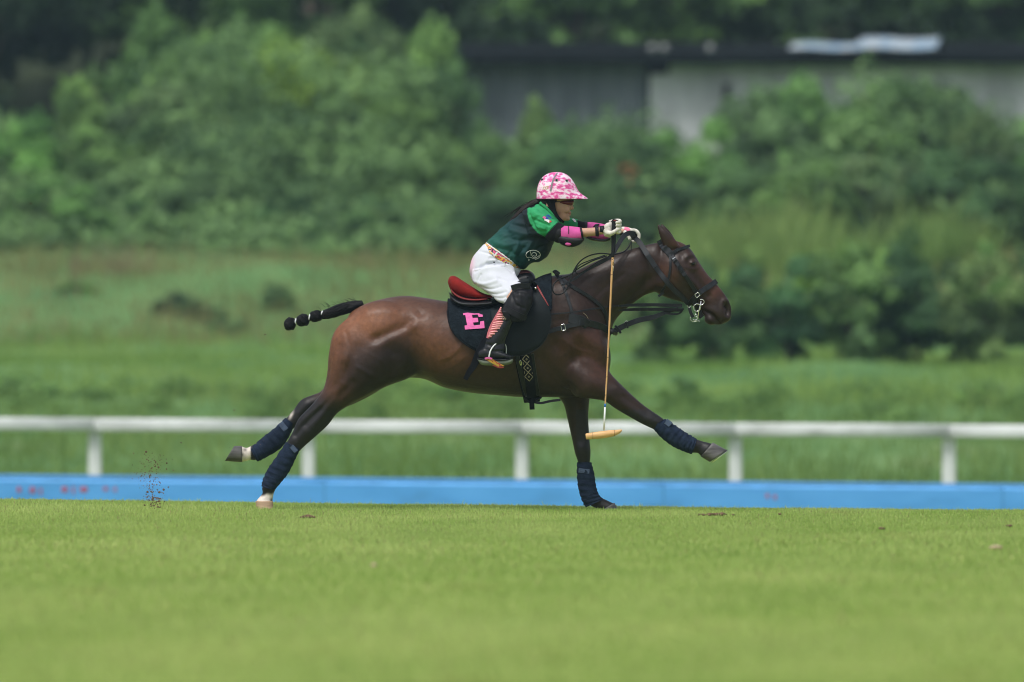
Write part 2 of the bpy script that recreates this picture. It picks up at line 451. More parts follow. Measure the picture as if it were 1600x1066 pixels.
M['leaf'] = leaf_mat('leaf', .65, .35, .2); M['blade'] = leaf_mat('grass_blade', .6, .5, .2)
M['bark'] = ramp_mat('bark', [(.3, (.06, .045, .035)), (.7, (.16, .13, .10))], scale=6, stretch=(1, 1, .3), rough=.9, bump=.02)

def blades(name, x, y, z, h, w, lean, cols, label=None):
    """x,y,z,h,w arrays; each blade is two quads bent over"""
    n = len(x); a = rng.uniform(0, 2*math.pi, n); dx, dy = np.cos(a), np.sin(a)
    la = rng.uniform(0, 2*math.pi, n); l = lean*h*rng.uniform(.2, 1, n); lx, ly = np.cos(la)*l, np.sin(la)*l
    V = np.empty((n, 5, 3))
    for k, (hh, ww, ll) in enumerate(((0, 1, 0), (0, -1, 0), (.6, .8, .35), (.6, -.8, .35), (1, 0, 1))):
        V[:, k, 0] = x+dx*w*ww/2+lx*ll; V[:, k, 1] = y+dy*w*ww/2+ly*ll; V[:, k, 2] = z+h*hh-(.004 if hh == 0 else 0)
    b = (np.arange(n)*5)[:, None]
    T = np.concatenate([b+[[0, 1, 3]], b+[[0, 3, 2]], b+[[2, 3, 4]]], 0)
    me = mesh_np(name, V.reshape(-1, 3), T)
    paint(me, np.repeat(cols, 5, axis=0))
    o = link(name, me, M['blade']); tag(o, label, kind='stuff'); return o
def fbm(x, y, s, seed=0):
    """cheap smooth noise from summed sines"""
    r = np.random.default_rng(seed); o = np.zeros_like(x)
    for k in range(9):
        a = r.uniform(0, 6.28); f = s*r.uniform(.5, 2.2); o += np.sin(x*f*math.cos(a)+y*f*.5*math.sin(a)+r.uniform(0, 6.28))
    return o/4.5
# pitch turf: dense where the lens is sharp, thinner towards the camera and past the crest
def turf(n, y0, y1, hx, h0, w0, name, label, lo=0):
    y = rng.uniform(y0, y1, n); D = y+68; x = rng.uniform(-1, 1, n)*(D*.0475+hx)
    n1 = fbm(x, y, 3.0, 1); n2 = fbm(x, y, .8, 2); n3 = rng.uniform(-1, 1, n)
    h = h0*np.exp(rng.normal(0, .28, n))*(1+.2*n1); w = w0*rng.uniform(.7, 1.4, n)
    a = np.clip(.5+.35*n1+.2*n2+.3*n3, 0, 1)[:, None]
    c = np.array([.28, .42, .095])*(1-a)+np.array([.46, .57, .19])*a
    dry = (rng.uniform(0, 1, n) < .05+.03*n2)[:, None]; c = np.where(dry, np.array([.34, .31, .14])*rng.uniform(.7, 1.1, (n, 1)), c)
    n4 = fbm(x, y, 2.2, 5)*.6+fbm(x, y, 7, 6)*.6; worn = np.clip((n4-.75)*2, 0, 1)[:, None]; c = c*(1-worn*np.array([.12, .22, .22]))
    n5 = fbm(x, y*.5, .5, 8)[:, None]; c = c*(1+.06*n5*np.array([1.2, .8, 1.2]))
    return blades(name, x, y, gz(x, y), h, w, .7, c, label)
turf(250000, -9, 4.5, 1.3, .0165, .0030, 'turf_grass', 'short mown grass of the pitch around the hooves')
turf(160000, -34, -9, 1.3, .020, .0048, 'turf_grass', 'short mown grass in the blurred foreground')
turf(16000, 4.5, 31, .6, .028, .007, 'turf_grass', 'short grass sloping down to the blue boards')

# rough grass on the bank
def rough(n, y0, y1, h0, w0, ca, cb, seed, sel=None, name='bank_grass', label=None):
    y = rng.uniform(y0, y1, n); D = y+68; x = rng.uniform(-1, 1, n)*(D*.0475+2.5)
    n1 = fbm(x, y, 1.6, seed); n2 = fbm(x, y, .6, seed+1)
    if sel is not None: k = sel(x, y, n1, n2); x, y, n1, n2 = x[k], y[k], n1[k], n2[k]; n = len(x)
    h = h0*np.exp(rng.normal(0, .35, n))*(1+.45*n1); w = w0*rng.uniform(.6, 1.5, n)
    a = np.clip(.5+.4*n2+.25*n1+rng.uniform(-.3, .3, n), 0, 1)[:, None]
    c = np.array(ca)*(1-a)+np.array(cb)*a
    z = gz(x, y)
    gn_ = np.interp(y, [50, 56], [0, 1])*.0
    return blades(name, x, y, z-.03, np.abs(h)+.04, w, .6, c, label)
rough(30000, 44, 70, .16, .016, (.13, .24, .055), (.27, .38, .11), 11, label='bright rough grass behind the white rail')
rough(36000, 70, 90, .10, .018, (.18, .32, .07), (.34, .48, .13), 21, label='fresh green grass on the shelf of the bank')
rough(30000, 96, 101, .50, .030, (.17, .29, .08), (.34, .45, .14), 41, sel=lambda x, y, a, b: (x > 2.4+.6*a) & (a+b > -.6), label='tall pale weeds behind the hedge')
rough(7000, 93, 103, .20, .018, (.20, .18, .10), (.32, .25, .16), 51, sel=lambda x, y, a, b: (a+b+x*.12 > .1) & (x < 3.0), label='dry brownish patches on the upper bank')
rough(30000, 88, 112, .16, .018, (.18, .205, .07), (.34, .32, .14), 31, label='dry brownish grass on the upper bank')

# ------------------------------------------------------------------ foliage
def leaf_cloud(cx, r, n, size, seed, flat=.8, cA=(.030, .070, .030), cB=(.115, .215, .075), seln=None):
    """leaves on the shells of blobs: cx (k,3), r (k,)"""
    g_ = np.random.default_rng(seed); k = len(cx); p = r**2/np.sum(r**2); idx = g_.choice(k, n, p=p)
    d = g_.normal(size=(n, 3)); d /= np.linalg.norm(d, axis=1)[:, None]; d[:, 2] = np.where(d[:, 2] < -.3, -d[:, 2]*.5, d[:, 2])
    rad = r[idx]*g_.uniform(.55, 1.08, n)**.6
    rad *= 1+.22*np.sin(d[:, 0]*7+idx)*np.cos(d[:, 2]*6+idx*2)
    pos = cx[idx]+d*rad[:, None]*np.array([1, 1, flat])
    nrm = d+g_.normal(size=(n, 3))*.55; nrm[:, 2] += .35; nrm /= np.linalg.norm(nrm, axis=1)[:, None]
    t = np.cross(nrm, g_.normal(size=(n, 3))); t /= np.linalg.norm(t, axis=1)[:, None]; b = np.cross(nrm, t)
    s = size*g_.uniform(.6, 1.5, n)
    V = np.empty((n, 4, 3)); V[:, 0] = pos-t*s[:, None]; V[:, 1] = pos+b*s[:, None]*.42-nrm*s[:, None]*.06; V[:, 2] = pos+t*s[:, None]-nrm*s[:, None]*.25; V[:, 3] = pos-b*s[:, None]*.42-nrm*s[:, None]*.06
    Qd = (np.arange(n)*4)[:, None]+np.array([[0, 1, 2, 3]])
    tone = g_.uniform(0, 1, k)[idx]*.65+g_.uniform(0, 1, n)*.35
    tone = tone**1.5*1.25
    C = np.array(cA)*(1-tone[:, None])+np.array(cB)*tone[:, None]*1.22
    return V.reshape(-1, 3), Qd, np.repeat(C, 4, axis=0)
def crown_mesh(name, w, h, base, nb, nl, size, seed, br=(.20, .38)):
    """lumpy crown w wide, h tall, lowest leaves at base (fractions of h)"""
    g_ = np.random.default_rng(seed); P_ = []; Rr = []
    while len(P_) < nb:
        v = g_.uniform(-1, 1, 3)
        if np.linalg.norm(v) > 1: continue
        if np.linalg.norm(v) < .45 and g_.uniform() < .75: continue
        z = base*h+(v[2]*.5+.5)*(1-base)*h*.86
        P_.append((v[0]*w/2*.8, v[1]*w/2*.7, z)); Rr.append(g_.uniform(*br)*min(w, h)*.5)
    V, Qd, C = leaf_cloud(np.array(P_), np.array(Rr), nl, size, seed)
    V[:, 2] = np.maximum(V[:, 2], -.1)
    me = mesh_np(name, V, Qd); paint(me, C); me.materials.append(M['leaf']); return me
def stem_mesh(name, h, r, nb, spread, seed):
    g_ = random.Random(seed); mb = MB()
    mb.add(tube([Vector((0, 0, -.3)), Vector((.05*h, .02*h, .3*h)), Vector((-.03*h, 0, .65*h)), Vector((0, 0, .95*h))], [r, r*.8, r*.55, r*.2], n=7, seg=3))
    for k in range(nb):
        a = g_.uniform(0, 6.28); z = g_.uniform(.18, .7)*h; l = spread*g_.uniform(.5, 1)
        mb.add(tube([Vector((0, 0, z)), Vector((math.cos(a)*l*.5, math.sin(a)*l*.5, z+l*.25)), Vector((math.cos(a)*l, math.sin(a)*l, z+l*.7))], [r*.45, r*.3, r*.1], n=5, seg=2))
    me = mkmesh(name, mb.v, mb.f); me.materials.append(M['bark']); return me
PROTO = {
    'shrub': [(crown_mesh('crown', 3.2, 2.6, .02, 26, 5200, .085, 100+i), stem_mesh('trunk', 2.0, .05, 7, .9, i)) for i in range(3)],
    'bush': [(crown_mesh('crown', 2.6, 1.7, 0, 20, 4200, .06, 120+i, (.25, .45)), stem_mesh('trunk', 1.2, .04, 6, .7, 9+i)) for i in range(3)],
    'tall': [(crown_mesh('crown', 4.2, 4.6, .08, 34, 7000, .11, 140+i), stem_mesh('trunk', 3.8, .10, 9, 1.3, 20+i)) for i in range(3)],
    'tree': [(crown_mesh('crown', 8, 7.5, .28, 46, 11000, .17, 160+i, (.16, .30)), stem_mesh('trunk', 6.8, .22, 10, 2.4, 40+i)) for i in range(2)],
}
PS = {'shrub': (3.2, 2.6), 'bush': (2.6, 1.7), 'tall': (4.2, 4.6), 'tree': (8, 7.5)}
NAMES = {'shrub': 'shrub', 'bush': 'bush', 'tall': 'tall_shrub', 'tree': 'tree'}
def plant(kind, i, px, py_top, width_px, y, tint, label, group, stretch=1.0):
    D = DC+y; x = (px-800)*D/F; z0 = float(gz(np.array(x), np.array(y)))-.15; top = CAMZ-(py_top-CY)*D/F
    w = width_px*D/F; pw, ph = PS[kind]; cm, tm_ = PROTO[kind][i % len(PROTO[kind])]
    e = empty(NAMES[kind], (x, y, z0)); e.scale = (w/pw, w/pw*.9, max(.3, (top-z0)/ph)); e.rotation_euler = (0, 0, (i*2.4) % 6.28)
    tag(e, label, 'tree' if kind == 'tree' else 'shrub', group)
    for nm, m_ in (('crown', cm), ('trunk', tm_)):
        c = bpy.data.objects.new(nm, m_); COL.objects.link(c); c.parent = e; c.color = (*tint, 1)
    return e
DK = (1.0, 1.05, 1.15); MD = (1.6, 1.5, 1.45); LT = (2.5, 2.3, 1.8); YG = (3.1, 2.6, 1.1); DD = (.60, .66, .85); BR = (2.1, 2.0, 1.6)  # darkest tint puts the deep shade of the hollows into the leaf colour
GT = 'shrubs of the overgrown thicket'; GH = 'shrubs of the dark hedge'; GB = 'low bushes on the grass bank'; GV = 'shrubs in front of the shed'; GTr = 'trees behind the thicket'
rows = [
 # lower front of the left thicket
 ('shrub', -60, 225, 210, 104, MD, 'shrub cut by the left edge of the picture at the foot of the thicket', GT),
 ('shrub', 70, 262, 230, 103.5, BR, 'light green shrub low in the thicket near the left edge', GT),
 ('bush', 205, 285, 200, 103, MD, 'low bush at the thicket foot above the braided tail, to its left', GT),
 ('shrub', 330, 258, 230, 104, DK, 'dark shrub at the thicket foot above the braided tail', GT),
 ('bush', 455, 300, 200, 103, DK, 'dark low bush at the thicket foot straight above the tail root', GT),
 ('bush', 560, 285, 200, 103.2, MD, 'low bush at the thicket foot above the pony\'s rump', GT),
 ('bush', 665, 290, 180, 103, BR, 'light low bush at the thicket foot left of the rider', GT),
 # middle rows
 ('tall', 10, 140, 230, 108, LT, 'pale green tall shrub at the left edge below the dark hollow', GT),
 ('tall', 140, 175, 240, 108.5, BR, 'mid green tall shrub under the dark hollow at upper left', GT),
 ('tall', 270, 110, 260, 109, MD, 'dense tall shrub in the middle of the left thicket', GT),
 ('tall', 400, 150, 250, 108, DK, 'dark leafy tall shrub left of the yellowish one', GT),
 ('tall', 520, 130, 250, 109, MD, 'tall shrub with round lumps above the pony\'s rump', GT),
 ('tall', 640, 140, 230, 108.5, BR, 'bright tall shrub just left of the grey shed', GT),
 # upper
 ('tall', 150, 60, 170, 113, LT, 'thin pale shrub sticking up into the dark hollow', GT),
 ('tall', 330, 15, 300, 114, BR, 'light rounded crown at the top of the left thicket', GT),
 ('tall', 470, 40, 240, 113, YG, 'yellow green shrub high in the thicket', GT),
 ('tall', 600, 45, 190, 112, YG, 'yellow tipped shrub high up left of the shed roof', GT),
 ('tall', 712, 62, 110, 112, MD, 'narrow shrub against the left end of the shed', GT),
 ('tall', 245, -15, 200, 117, MD, 'tall pale shrub rising out of the picture right of the dark hollow', GT),
 ('tall', 420, -35, 240, 118, BR, 'leafy tall shrub reaching the top edge above the tail', GT),
 ('tall', 560, -30, 230, 117.5, MD, 'tall shrub reaching the top edge above the yellow tipped one', GT),
 ('tall', 660, 10, 170, 117, LT, 'pale tall shrub just left of the shed roof end', GT),
 # in front of the shed and slope below it
 ('shrub', 765, 190, 190, 106, MD, 'shrub below the left end of the grey shed', GV),
 ('tall', 835, 122, 110, 110, BR, 'light shrub rising in front of the dark grey shed wall', GV),
 ('shrub', 880, 192, 190, 107, DK, 'shrub above and behind the pink helmet', GV),
 ('shrub', 985, 180, 180, 106, MD, 'shrub below the narrow white panel of the shed', GV),
 ('shrub', 1090, 158, 190, 107, BR, 'round shrub below the left end of the long white wall', GV),
 ('shrub', 1190, 125, 220, 108, MD, 'shrub hiding the foot of the long white wall', GV),
 ('tall', 1350, 78, 230, 110, LT, 'bright tall shrub reaching the shed eave under the metal sheets', GV),
 ('tall', 1450, 92, 190, 111, DK, 'dark bushy shrub against the white wall right of the bright one', GV),
 ('tall', 1265, 100, 190, 110, BR, 'shrub hiding the right half of the long white wall', GV),
 ('shrub', 1545, 152, 190, 107, MD, 'shrub below the right-hand white wall panel', GV),
 ('shrub', 1640, 150, 200, 107, BR, 'shrub cut by the right edge of the picture below the shed', GV),
 ('shrub', 770, 290, 220, 102, DK, 'low shrub just left of the rider\'s head', GV),
 ('shrub', 890, 275, 220, 102.5, MD, 'shrub directly behind the rider\'s helmet', GV),
 ('shrub', 1010, 262, 220, 102, DK, 'dark shrub above the pony\'s ears, to their left', GV),
 ('shrub', 1130, 250, 220, 102.5, MD, 'shrub above the pony\'s forehead', GV),
 ('shrub', 1250, 235, 230, 102, BR, 'leafy shrub half way up the slope right of the pony\'s ears', GV),
 ('shrub', 1370, 222, 220, 102.5, MD, 'shrub below the bright tall one at the eave', GV),
 ('shrub', 1490, 228, 230, 102, DK, 'dark shrub on the slope near the right edge', GV),
 ('shrub', 1610, 215, 220, 102, DK, 'dark shrub on the slope cut by the right edge', GV),
 # weeds on top of the hedge, then the hedge itself
 ('bush', 1180, 345, 150, 88, LT, 'pale weedy bush behind the hedge right of the pony\'s head', GH),
 ('bush', 1290, 322, 170, 88.5, YG, 'yellow green weeds behind the hedge', GH),
 ('bush', 1410, 335, 160, 88, LT, 'pale bush behind the hedge toward the right', GH),
 ('bush', 1530, 340, 160, 88.5, BR, 'light bush behind the hedge near the right edge', GH),
 ('shrub', 1020, 405, 190, 80, MD, 'dark hedge shrub directly behind the pony\'s head', GH),
 ('shrub', 1120, 388, 210, 79.5, MD, 'dark hedge shrub in front of the pony\'s nose', GH),
 ('shrub', 1225, 376, 210, 80, DK, 'dark hedge shrub second beyond the pony\'s nose', GH),
 ('shrub', 1330, 372, 210, 79.5, MD, 'hedge shrub in the middle of the right half', GH),
 ('shrub', 1435, 366, 210, 80, DK, 'dark hedge shrub third from the right edge', GH),
 ('shrub', 1535, 372, 210, 79.5, MD, 'dark hedge shrub second from the right edge', GH),
 ('shrub', 1640, 366, 210, 80, DK, 'dark hedge shrub cut by the right edge', GH),
 # patches on the left bank
 ('bush', 285, 462, 150, 92, DK, 'dark bush on the bank below the braided tail end', GB),
 ('bush', 350, 500, 110, 90, DK, 'small dark bush on the bank under the tail', GB),
 ('bush', 130, 468, 110, 94, BR, 'light low bush on the bank toward the left', GB),
 ('bush', 430, 470, 90, 93, MD, 'small bush on the bank just behind the tail', GB),
 ('bush', 45, 598, 150, 70, LT, 'low clump at the left edge just above the white rail', GB),
 ('bush', 700, 612, 120, 70, LT, 'low clump above the rail under the pony\'s belly', GB),
 ('bush', 1060, 606, 110, 70, BR, 'low clump above the rail behind the raised foreleg', GB),
 ('bush', 1540, 612, 130, 70, LT, 'low clump above the rail near the right edge', GB),
 # trees
 ('tree', -40, -260, 420, 132, DD, 'dark tree at the far left behind the thicket', GTr),
 ('tree', 220, -230, 430, 134, MD, 'tree behind the light rounded crown at upper left', GTr),
 ('tree', 480, -260, 430, 131, MD, 'tree behind the yellow green shrub', GTr),
 ('tree', 700, -240, 360, 133, DD, 'dark tree left of the shed roof', GTr),
 ('tree', 900, -200, 400, 132, BR, 'tree whose leaves hang over the dark part of the shed roof', GTr),
 ('tree', 1120, -220, 400, 134, BR, 'tree above the middle of the shed roof', GTr),
 ('tree', 1340, -190, 400, 132, MD, 'tree behind the metal sheets on the shed roof', GTr),
 ('tree', 1560, -210, 420, 133, MD, 'tree above the right end of the shed roof', GTr),
 ('tree', 1800, -200, 420, 132, MD, 'tree beyond the right edge of the picture', GTr),
 ('tree', -300, -220, 420, 133, MD, 'tree beyond the left edge of the picture', GTr),
 ('tall', -180, 120, 260, 109, MD, 'tall shrub beyond the left edge of the picture', GT),
 ('tall', 1790, 150, 260, 108, MD, 'tall shrub beyond the right edge of the picture', GT),
 ('shrub', -190, 260, 230, 103.5, DK, 'low shrub beyond the left edge of the picture', GT),
]
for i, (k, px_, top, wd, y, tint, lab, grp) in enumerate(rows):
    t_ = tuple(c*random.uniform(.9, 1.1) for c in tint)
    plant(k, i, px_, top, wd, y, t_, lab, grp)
# far wood on the rising hill
g_ = np.random.default_rng(5); kx = g_.uniform(-24, 24, 420); ky = g_.uniform(128, 165, 420)
kz = gz(kx, ky)+g_.uniform(.2, 4.5, 420)
Vv, Qq, Cc = leaf_cloud(np.stack([kx, ky, kz], 1), g_.uniform(.8, 1.9, 420), 110000, .19, 6, cA=(.006, .016, .009), cB=(.03, .065, .022))
me = mesh_np('distant_wood', Vv, Qq); paint(me, Cc); tag(link('distant_wood', me, M['leaf']), 'dark wood rising behind the shed', kind='stuff')
# leaf litter and creepers that cover the slope between the shrubs
kx = g_.uniform(-15, 15, 1450); ky = g_.uniform(101.5, 113.5, 1450); top_ = np.where(kx < -6.3, .17, np.where(kx < -1.2, .33, np.where(kx < 3.2, .15, .21)))+.05*np.sin(kx*1.3); kz = gz(kx, ky)+np.clip(ky-102, 0, 8)*top_*g_.uniform(.2, 1.1, 1450)
Vv, Qq, Cc = leaf_cloud(np.stack([kx, ky, kz], 1), g_.uniform(.35, .75, 1450), 165000, .075, 8, cA=(.05, .11, .045), cB=(.20, .34, .12))
me = mesh_np('creeper', Vv, Qq); paint(me, Cc); tag(link('creeper', me, M['leaf']), 'low creepers covering the slope between the shrubs', kind='stuff')
# low weeds that make the band above the rail mottled
kx = g_.uniform(-8, 8, 130); ky = g_.uniform(66, 72, 130); kz = gz(kx, ky)+.02
Vv, Qq, Cc = leaf_cloud(np.stack([kx, ky, kz], 1), g_.uniform(.12, .26, 130), 18000, .04, 9, cA=(.08, .17, .045), cB=(.17, .29, .08))
me = mesh_np('weeds', Vv, Qq); paint(me, Cc); tag(link('weeds', me, M['leaf']), 'broad-leaved weeds along the foot of the bank', kind='stuff')
for oo in COL.objects:
    if oo.type == 'MESH' and oo.get('kind') == 'stuff': oo.color = (1, 1, 1, 1)

# ------------------------------------------------------------------ shed
SY = 118.0
def SX(px): return (px-800)*(DC+SY)/F
def SZ(py): return CAMZ-(py-CY)*(DC+SY)/F
shed = empty('shed', (SX(1150), SY, 2.4)); tag(shed, 'long low shed with dark corrugated and whitewashed walls behind the shrubs', 'shed')
M['corr'] = ramp_mat('dark_corrugated_iron', [(.3, (.11, .13, .15)), (.7, (.21, .235, .26))], scale=.9, stretch=(6, 1, .6), rough=.7)
M['wwall'] = ramp_mat('stained_whitewash', [(.3, (.40, .41, .42)), (.55, (.58, .59, .60)), (.75, (.68, .69, .70))], scale=.8, stretch=(2.5, 1, .5), rough=.9, detail=6)
M['roofm'] = ramp_mat('rusty_roof', [(.3, (.003, .005, .006)), (.7, (.009, .012, .013))], scale=2, rough=.95, spec=.05)
M['sheet'] = ramp_mat('bluish_sheet', [(.3, (.12, .26, .42)), (.5, (.30, .37, .42)), (.7, (.42, .45, .47))], scale=1.4, stretch=(3, 1, 1), rough=.5)
zt, zb = SZ(94), 1.9
def corr(x0, x1, z0, z1, y, m, nm, pitch=.09, amp=.012):
    n = int((x1-x0)/pitch*4); V = []
    for i in range(n+1):
        x = x0+(x1-x0)*i/n; yy = y+amp*math.sin(2*math.pi*x/pitch); V += [(x, yy, z0), (x, yy, z1)]
    o = mk(nm, V, [(2*i, 2*i+2, 2*i+3, 2*i+1) for i in range(n)], m, shed); return o
x = SX(700)
pts_ = [SX(700), SX(762), SX(824), SX(886), SX(948), SX(1010)]
for a, b in zip(pts_[:-1], pts_[1:]): corr(a+.006, b-.006, zb, zt, SY+random.uniform(-.01, .02), M['corr'], 'wall_sheet')
mk('door_gap', *box(((SX(1010)+SX(1017))/2, SY+.15, (zb+zt)/2), (SX(1017)-SX(1010), .02, zt-zb)), M['roofm'], shed, smooth=False)
mk('door_panel', *box(((SX(1015)+SX(1046))/2, SY-.02, (zb+SZ(116))/2), (SX(1046)-SX(1015), .06, SZ(116)-zb)), M['wwall'], shed, smooth=False)
mk('lintel', *box(((SX(1015)+SX(1046))/2, SY+.08, (SZ(116)+zt)/2), (SX(1046)-SX(1015), .06, zt-SZ(116))), M['roofm'], shed, smooth=False)
pts_ = [SX(1047), SX(1130), SX(1215), SX(1300), SX(1385), SX(1470), SX(1555), SX(1640), SX(1725), SX(1810)]
for a, b in zip(pts_[:-1], pts_[1:]):
    mk('wall_panel', *box(((a+b)/2, SY+random.uniform(0, .012), (zb+zt-.05)/2), (b-a-.02, .10, zt-.05-zb)), M['wwall'], shed, smooth=False)
    mk('post', *box((a, SY-.065, (zb+zt)/2), (.04, .05, zt-zb)), M['wwall'], shed, smooth=False)
mk('vent_box', *box((SX(1135), SY-.12, SZ(146)), (.10, .12, .28)), M['roofm'], shed, smooth=False)
# roof sloping back, with a deep eave that shades the wall
V = []; n = 260
for i in range(n+1):
    x = SX(690)+(SX(1820)-SX(690))*i/n; c = .018*math.sin(2*math.pi*i/4.3)
    V += [(x, SY-.55, SZ(89)+c-.04), (x, SY+4.5, SZ(70)+c+.12)]
ro = mk('roof', V, [(2*i, 2*i+2, 2*i+3, 2*i+1) for i in range(n)], M['roofm'], shed); solid(ro, .03)
mk('fascia', *box(((SX(690)+SX(1820))/2, SY-.54, SZ(91)-.045), (SX(1820)-SX(690), .03, .13)), M['roofm'], shed, smooth=False)
mk('end_wall', *box((SX(700), SY+2, (zb+zt)/2), (.05, 4, zt-zb)), M['corr'], shed, smooth=False)
mk('back_wall', *box(((SX(700)+SX(1810))/2, SY+4.2, (zb+zt)/2), (SX(1810)-SX(700), .05, zt-zb)), M['corr'], shed, smooth=False)
g0 = 'loose sheets lying on the shed roof'
def sheet(x0, x1, ya, yb, dy, lab, u0_=.8):
    xa, xb = SX(x0), SX(x1); z = SZ(ya); z2 = SZ(yb)
    V = []; n = 16
    for i in range(n+1):
        u = i/n; x = xa+(xb-xa)*u; w = .015*math.sin(u*7)
        V += [(x, SY-.9+dy, z2+w), (x+.1, SY-.2+dy, z+w)]
    o = mk('roof_sheet', V, [(2*i, 2*i+2, 2*i+3, 2*i+1) for i in range(n)], M['sheet']); solid(o, .02); tag(o, lab, 'metal sheet', g0)
sheet(1230, 1345, 67, 78, 0, 'left one of the bluish white sheets on the shed roof')
sheet(1335, 1460, 59, 77, .12, 'right one of the bluish white sheets, with a raised corner', .1)
for x_, lab in ((1018, 'left one of three small white objects on the shed roof'), (1037, 'middle one of three small white objects on the shed roof'), (1108, 'right one of three small white objects on the shed roof')):
    v, f = ball(Vector((SX(x_), SY-.9, SZ(77))), (.06, .06, .055)); v = [p+Vector((.015*math.sin(i), 0, .01*math.cos(i*2))) for i, p in enumerate(v)]
    tag(mk('roof_weight', v, f, mat('pale_bag', (.28, .29, .29), .9)), lab, 'bag', 'small white weights on the shed roof')
# red-orange flower cluster on the slope
fr = random.Random(3); M['petal'] = mat('orange_petals', (.34, .13, .05), .7); fe_ = empty('flowers', P(983, 268, 101.2)); tag(fe_, 'cluster of small orange flowers on the slope right of the helmet', 'flowers')
for k in range(7):
    v, f = ball(P(982+fr.gauss(0, 6), 266+fr.gauss(0, 6), 101.0+fr.uniform(-.1, .1)), (.035, .03, .03), n=7, m=5); mk('bloom', v, f, M['petal'], fe_)

# ------------------------------------------------------------------ blue boards, kerb wall, white rail
BY_ = 32.0
M['blue'] = ramp_mat('blue_paint', [(.28, (.068, .26, .58)), (.42, (.078, .31, .71)), (.7, (.10, .36, .80))], scale=1.6, stretch=(1, 1, 3), rough=.5, detail=6)
M['bluetop'] = mat('blue_top_edge', (.12, .38, .78), .5, .35, noise=(4, .3, 7))
M['redpaint'] = mat('red_scuff', (.34, .09, .17), .7)
M['bluedark'] = mat('blue_wall_paint', (.055, .215, .47), .7, .3, noise=(1.5, .18))
def BXc(px): return (px-800)*100/F
def btop(x): return CAMZ-((751+13.5*((x*F/100+800)/1600))-CY)*100/F
edges = [-1083, -553, -23, 507, 1037, 1567, 2097, 2627]
labs = ['board beyond the left edge', 'second board beyond the left edge', 'blue board at the left with red paint marks', 'blue board behind the near hind leg', 'blue board between the hind legs and the foreleg', 'blue board at the right behind the raised hoof', 'blue board cut by the right edge', 'board beyond the right edge']
labs = ['blue pitch board second beyond the left edge of the picture', 'blue pitch board beyond the left edge of the picture', 'blue pitch board at the left with red paint marks', 'blue pitch board under the pony\'s belly, between hind and front hooves', 'blue pitch board at the right, beyond the standing foreleg', 'blue pitch board cut by the right edge of the picture', 'blue pitch board beyond the right edge of the picture']
for i in range(7):
    xa, xb = BXc(edges[i]), BXc(edges[i+1]); e = empty('pitch_board', ((xa+xb)/2, BY_, -.62)); tag(e, labs[i], 'board', 'blue boards along the edge of the pitch')
    V = []
    for x in (xa+.006, xb-.006):
        zt_ = btop(x); zb_ = zt_-.38
        V += [(x, BY_-.022, zb_), (x, BY_+.022, zb_), (x, BY_+.022, zt_-.008), (x, BY_-.022, zt_-.008)]
    mk('plank', V, [(0, 1, 2, 3), (4, 7, 6, 5), (0, 4, 5, 1), (1, 5, 6, 2), (2, 6, 7, 3), (3, 7, 4, 0)], M['blue'], e, smooth=False)
    mk('top_edge', *tube([Vector((xa+.006, BY_, btop(xa)-.007)), Vector(((xa+xb)/2, BY_, btop((xa+xb)/2)-.010)), Vector((xb-.006, BY_, btop(xb)-.007))], .021, n=8, seg=4), M['bluetop'], e)
    for u in (.12, .5, .88):
        x = xa+(xb-xa)*u; mk('peg', *tube([Vector((x, BY_+.04, btop(x)-.5)), Vector((x, BY_+.04, btop(x)-.06))], .012, n=8, seg=1, smoothpath=False), M['steel'], e)
    if i == 2:
        for (mx_, my_, rx, rz) in ((30, 765, 4, 6), (51, 766, 5, 7), (64, 768, 2, 8), (101, 765, 6, 6), (115, 766, 2, 9), (131, 765, 7, 6), (165, 764, 5, 4), (180, 765, 3, 5)):
            c = Vector((BXc(mx_), BY_-.024, CAMZ-(my_-CY)*100/F)); v, f = ball(c, (rx*100/F, .002, rz*100/F*.8), n=9, m=6); mk('paint_mark', v, f, M['redpaint'], e)
    if i == 4:
        for (mx_, my_) in ((1199, 775), (1211, 777)):
            c = Vector((BXc(mx_), BY_-.024, CAMZ-(my_-CY)*100/F)); v, f = ball(c, (.018, .002, .022), n=9, m=6); mk('paint_mark', v, f, M['redpaint'], e)
# low blue wall further back
WY = 38.0; kb = MB()
def wtop(x): return CAMZ-((741.5+15*((x*F/106+800)/1600))-CY)*106/F
VV = []
for i in range(41):
    x = -20+i; t_ = wtop(x); VV += [(x, WY-.12, -1.6), (x, WY-.12, t_-.02), (x, WY-.10, t_), (x, WY+.12, t_), (x, WY+.12, -1.6)]
kw = mk('kerb_wall', VV, [(i*5+j, (i+1)*5+j, (i+1)*5+j+1, i*5+j+1) for i in range(40) for j in range(4)], M['bluedark'], smooth=False)
tag(kw, 'low blue painted wall between the boards and the white rail', 'wall')
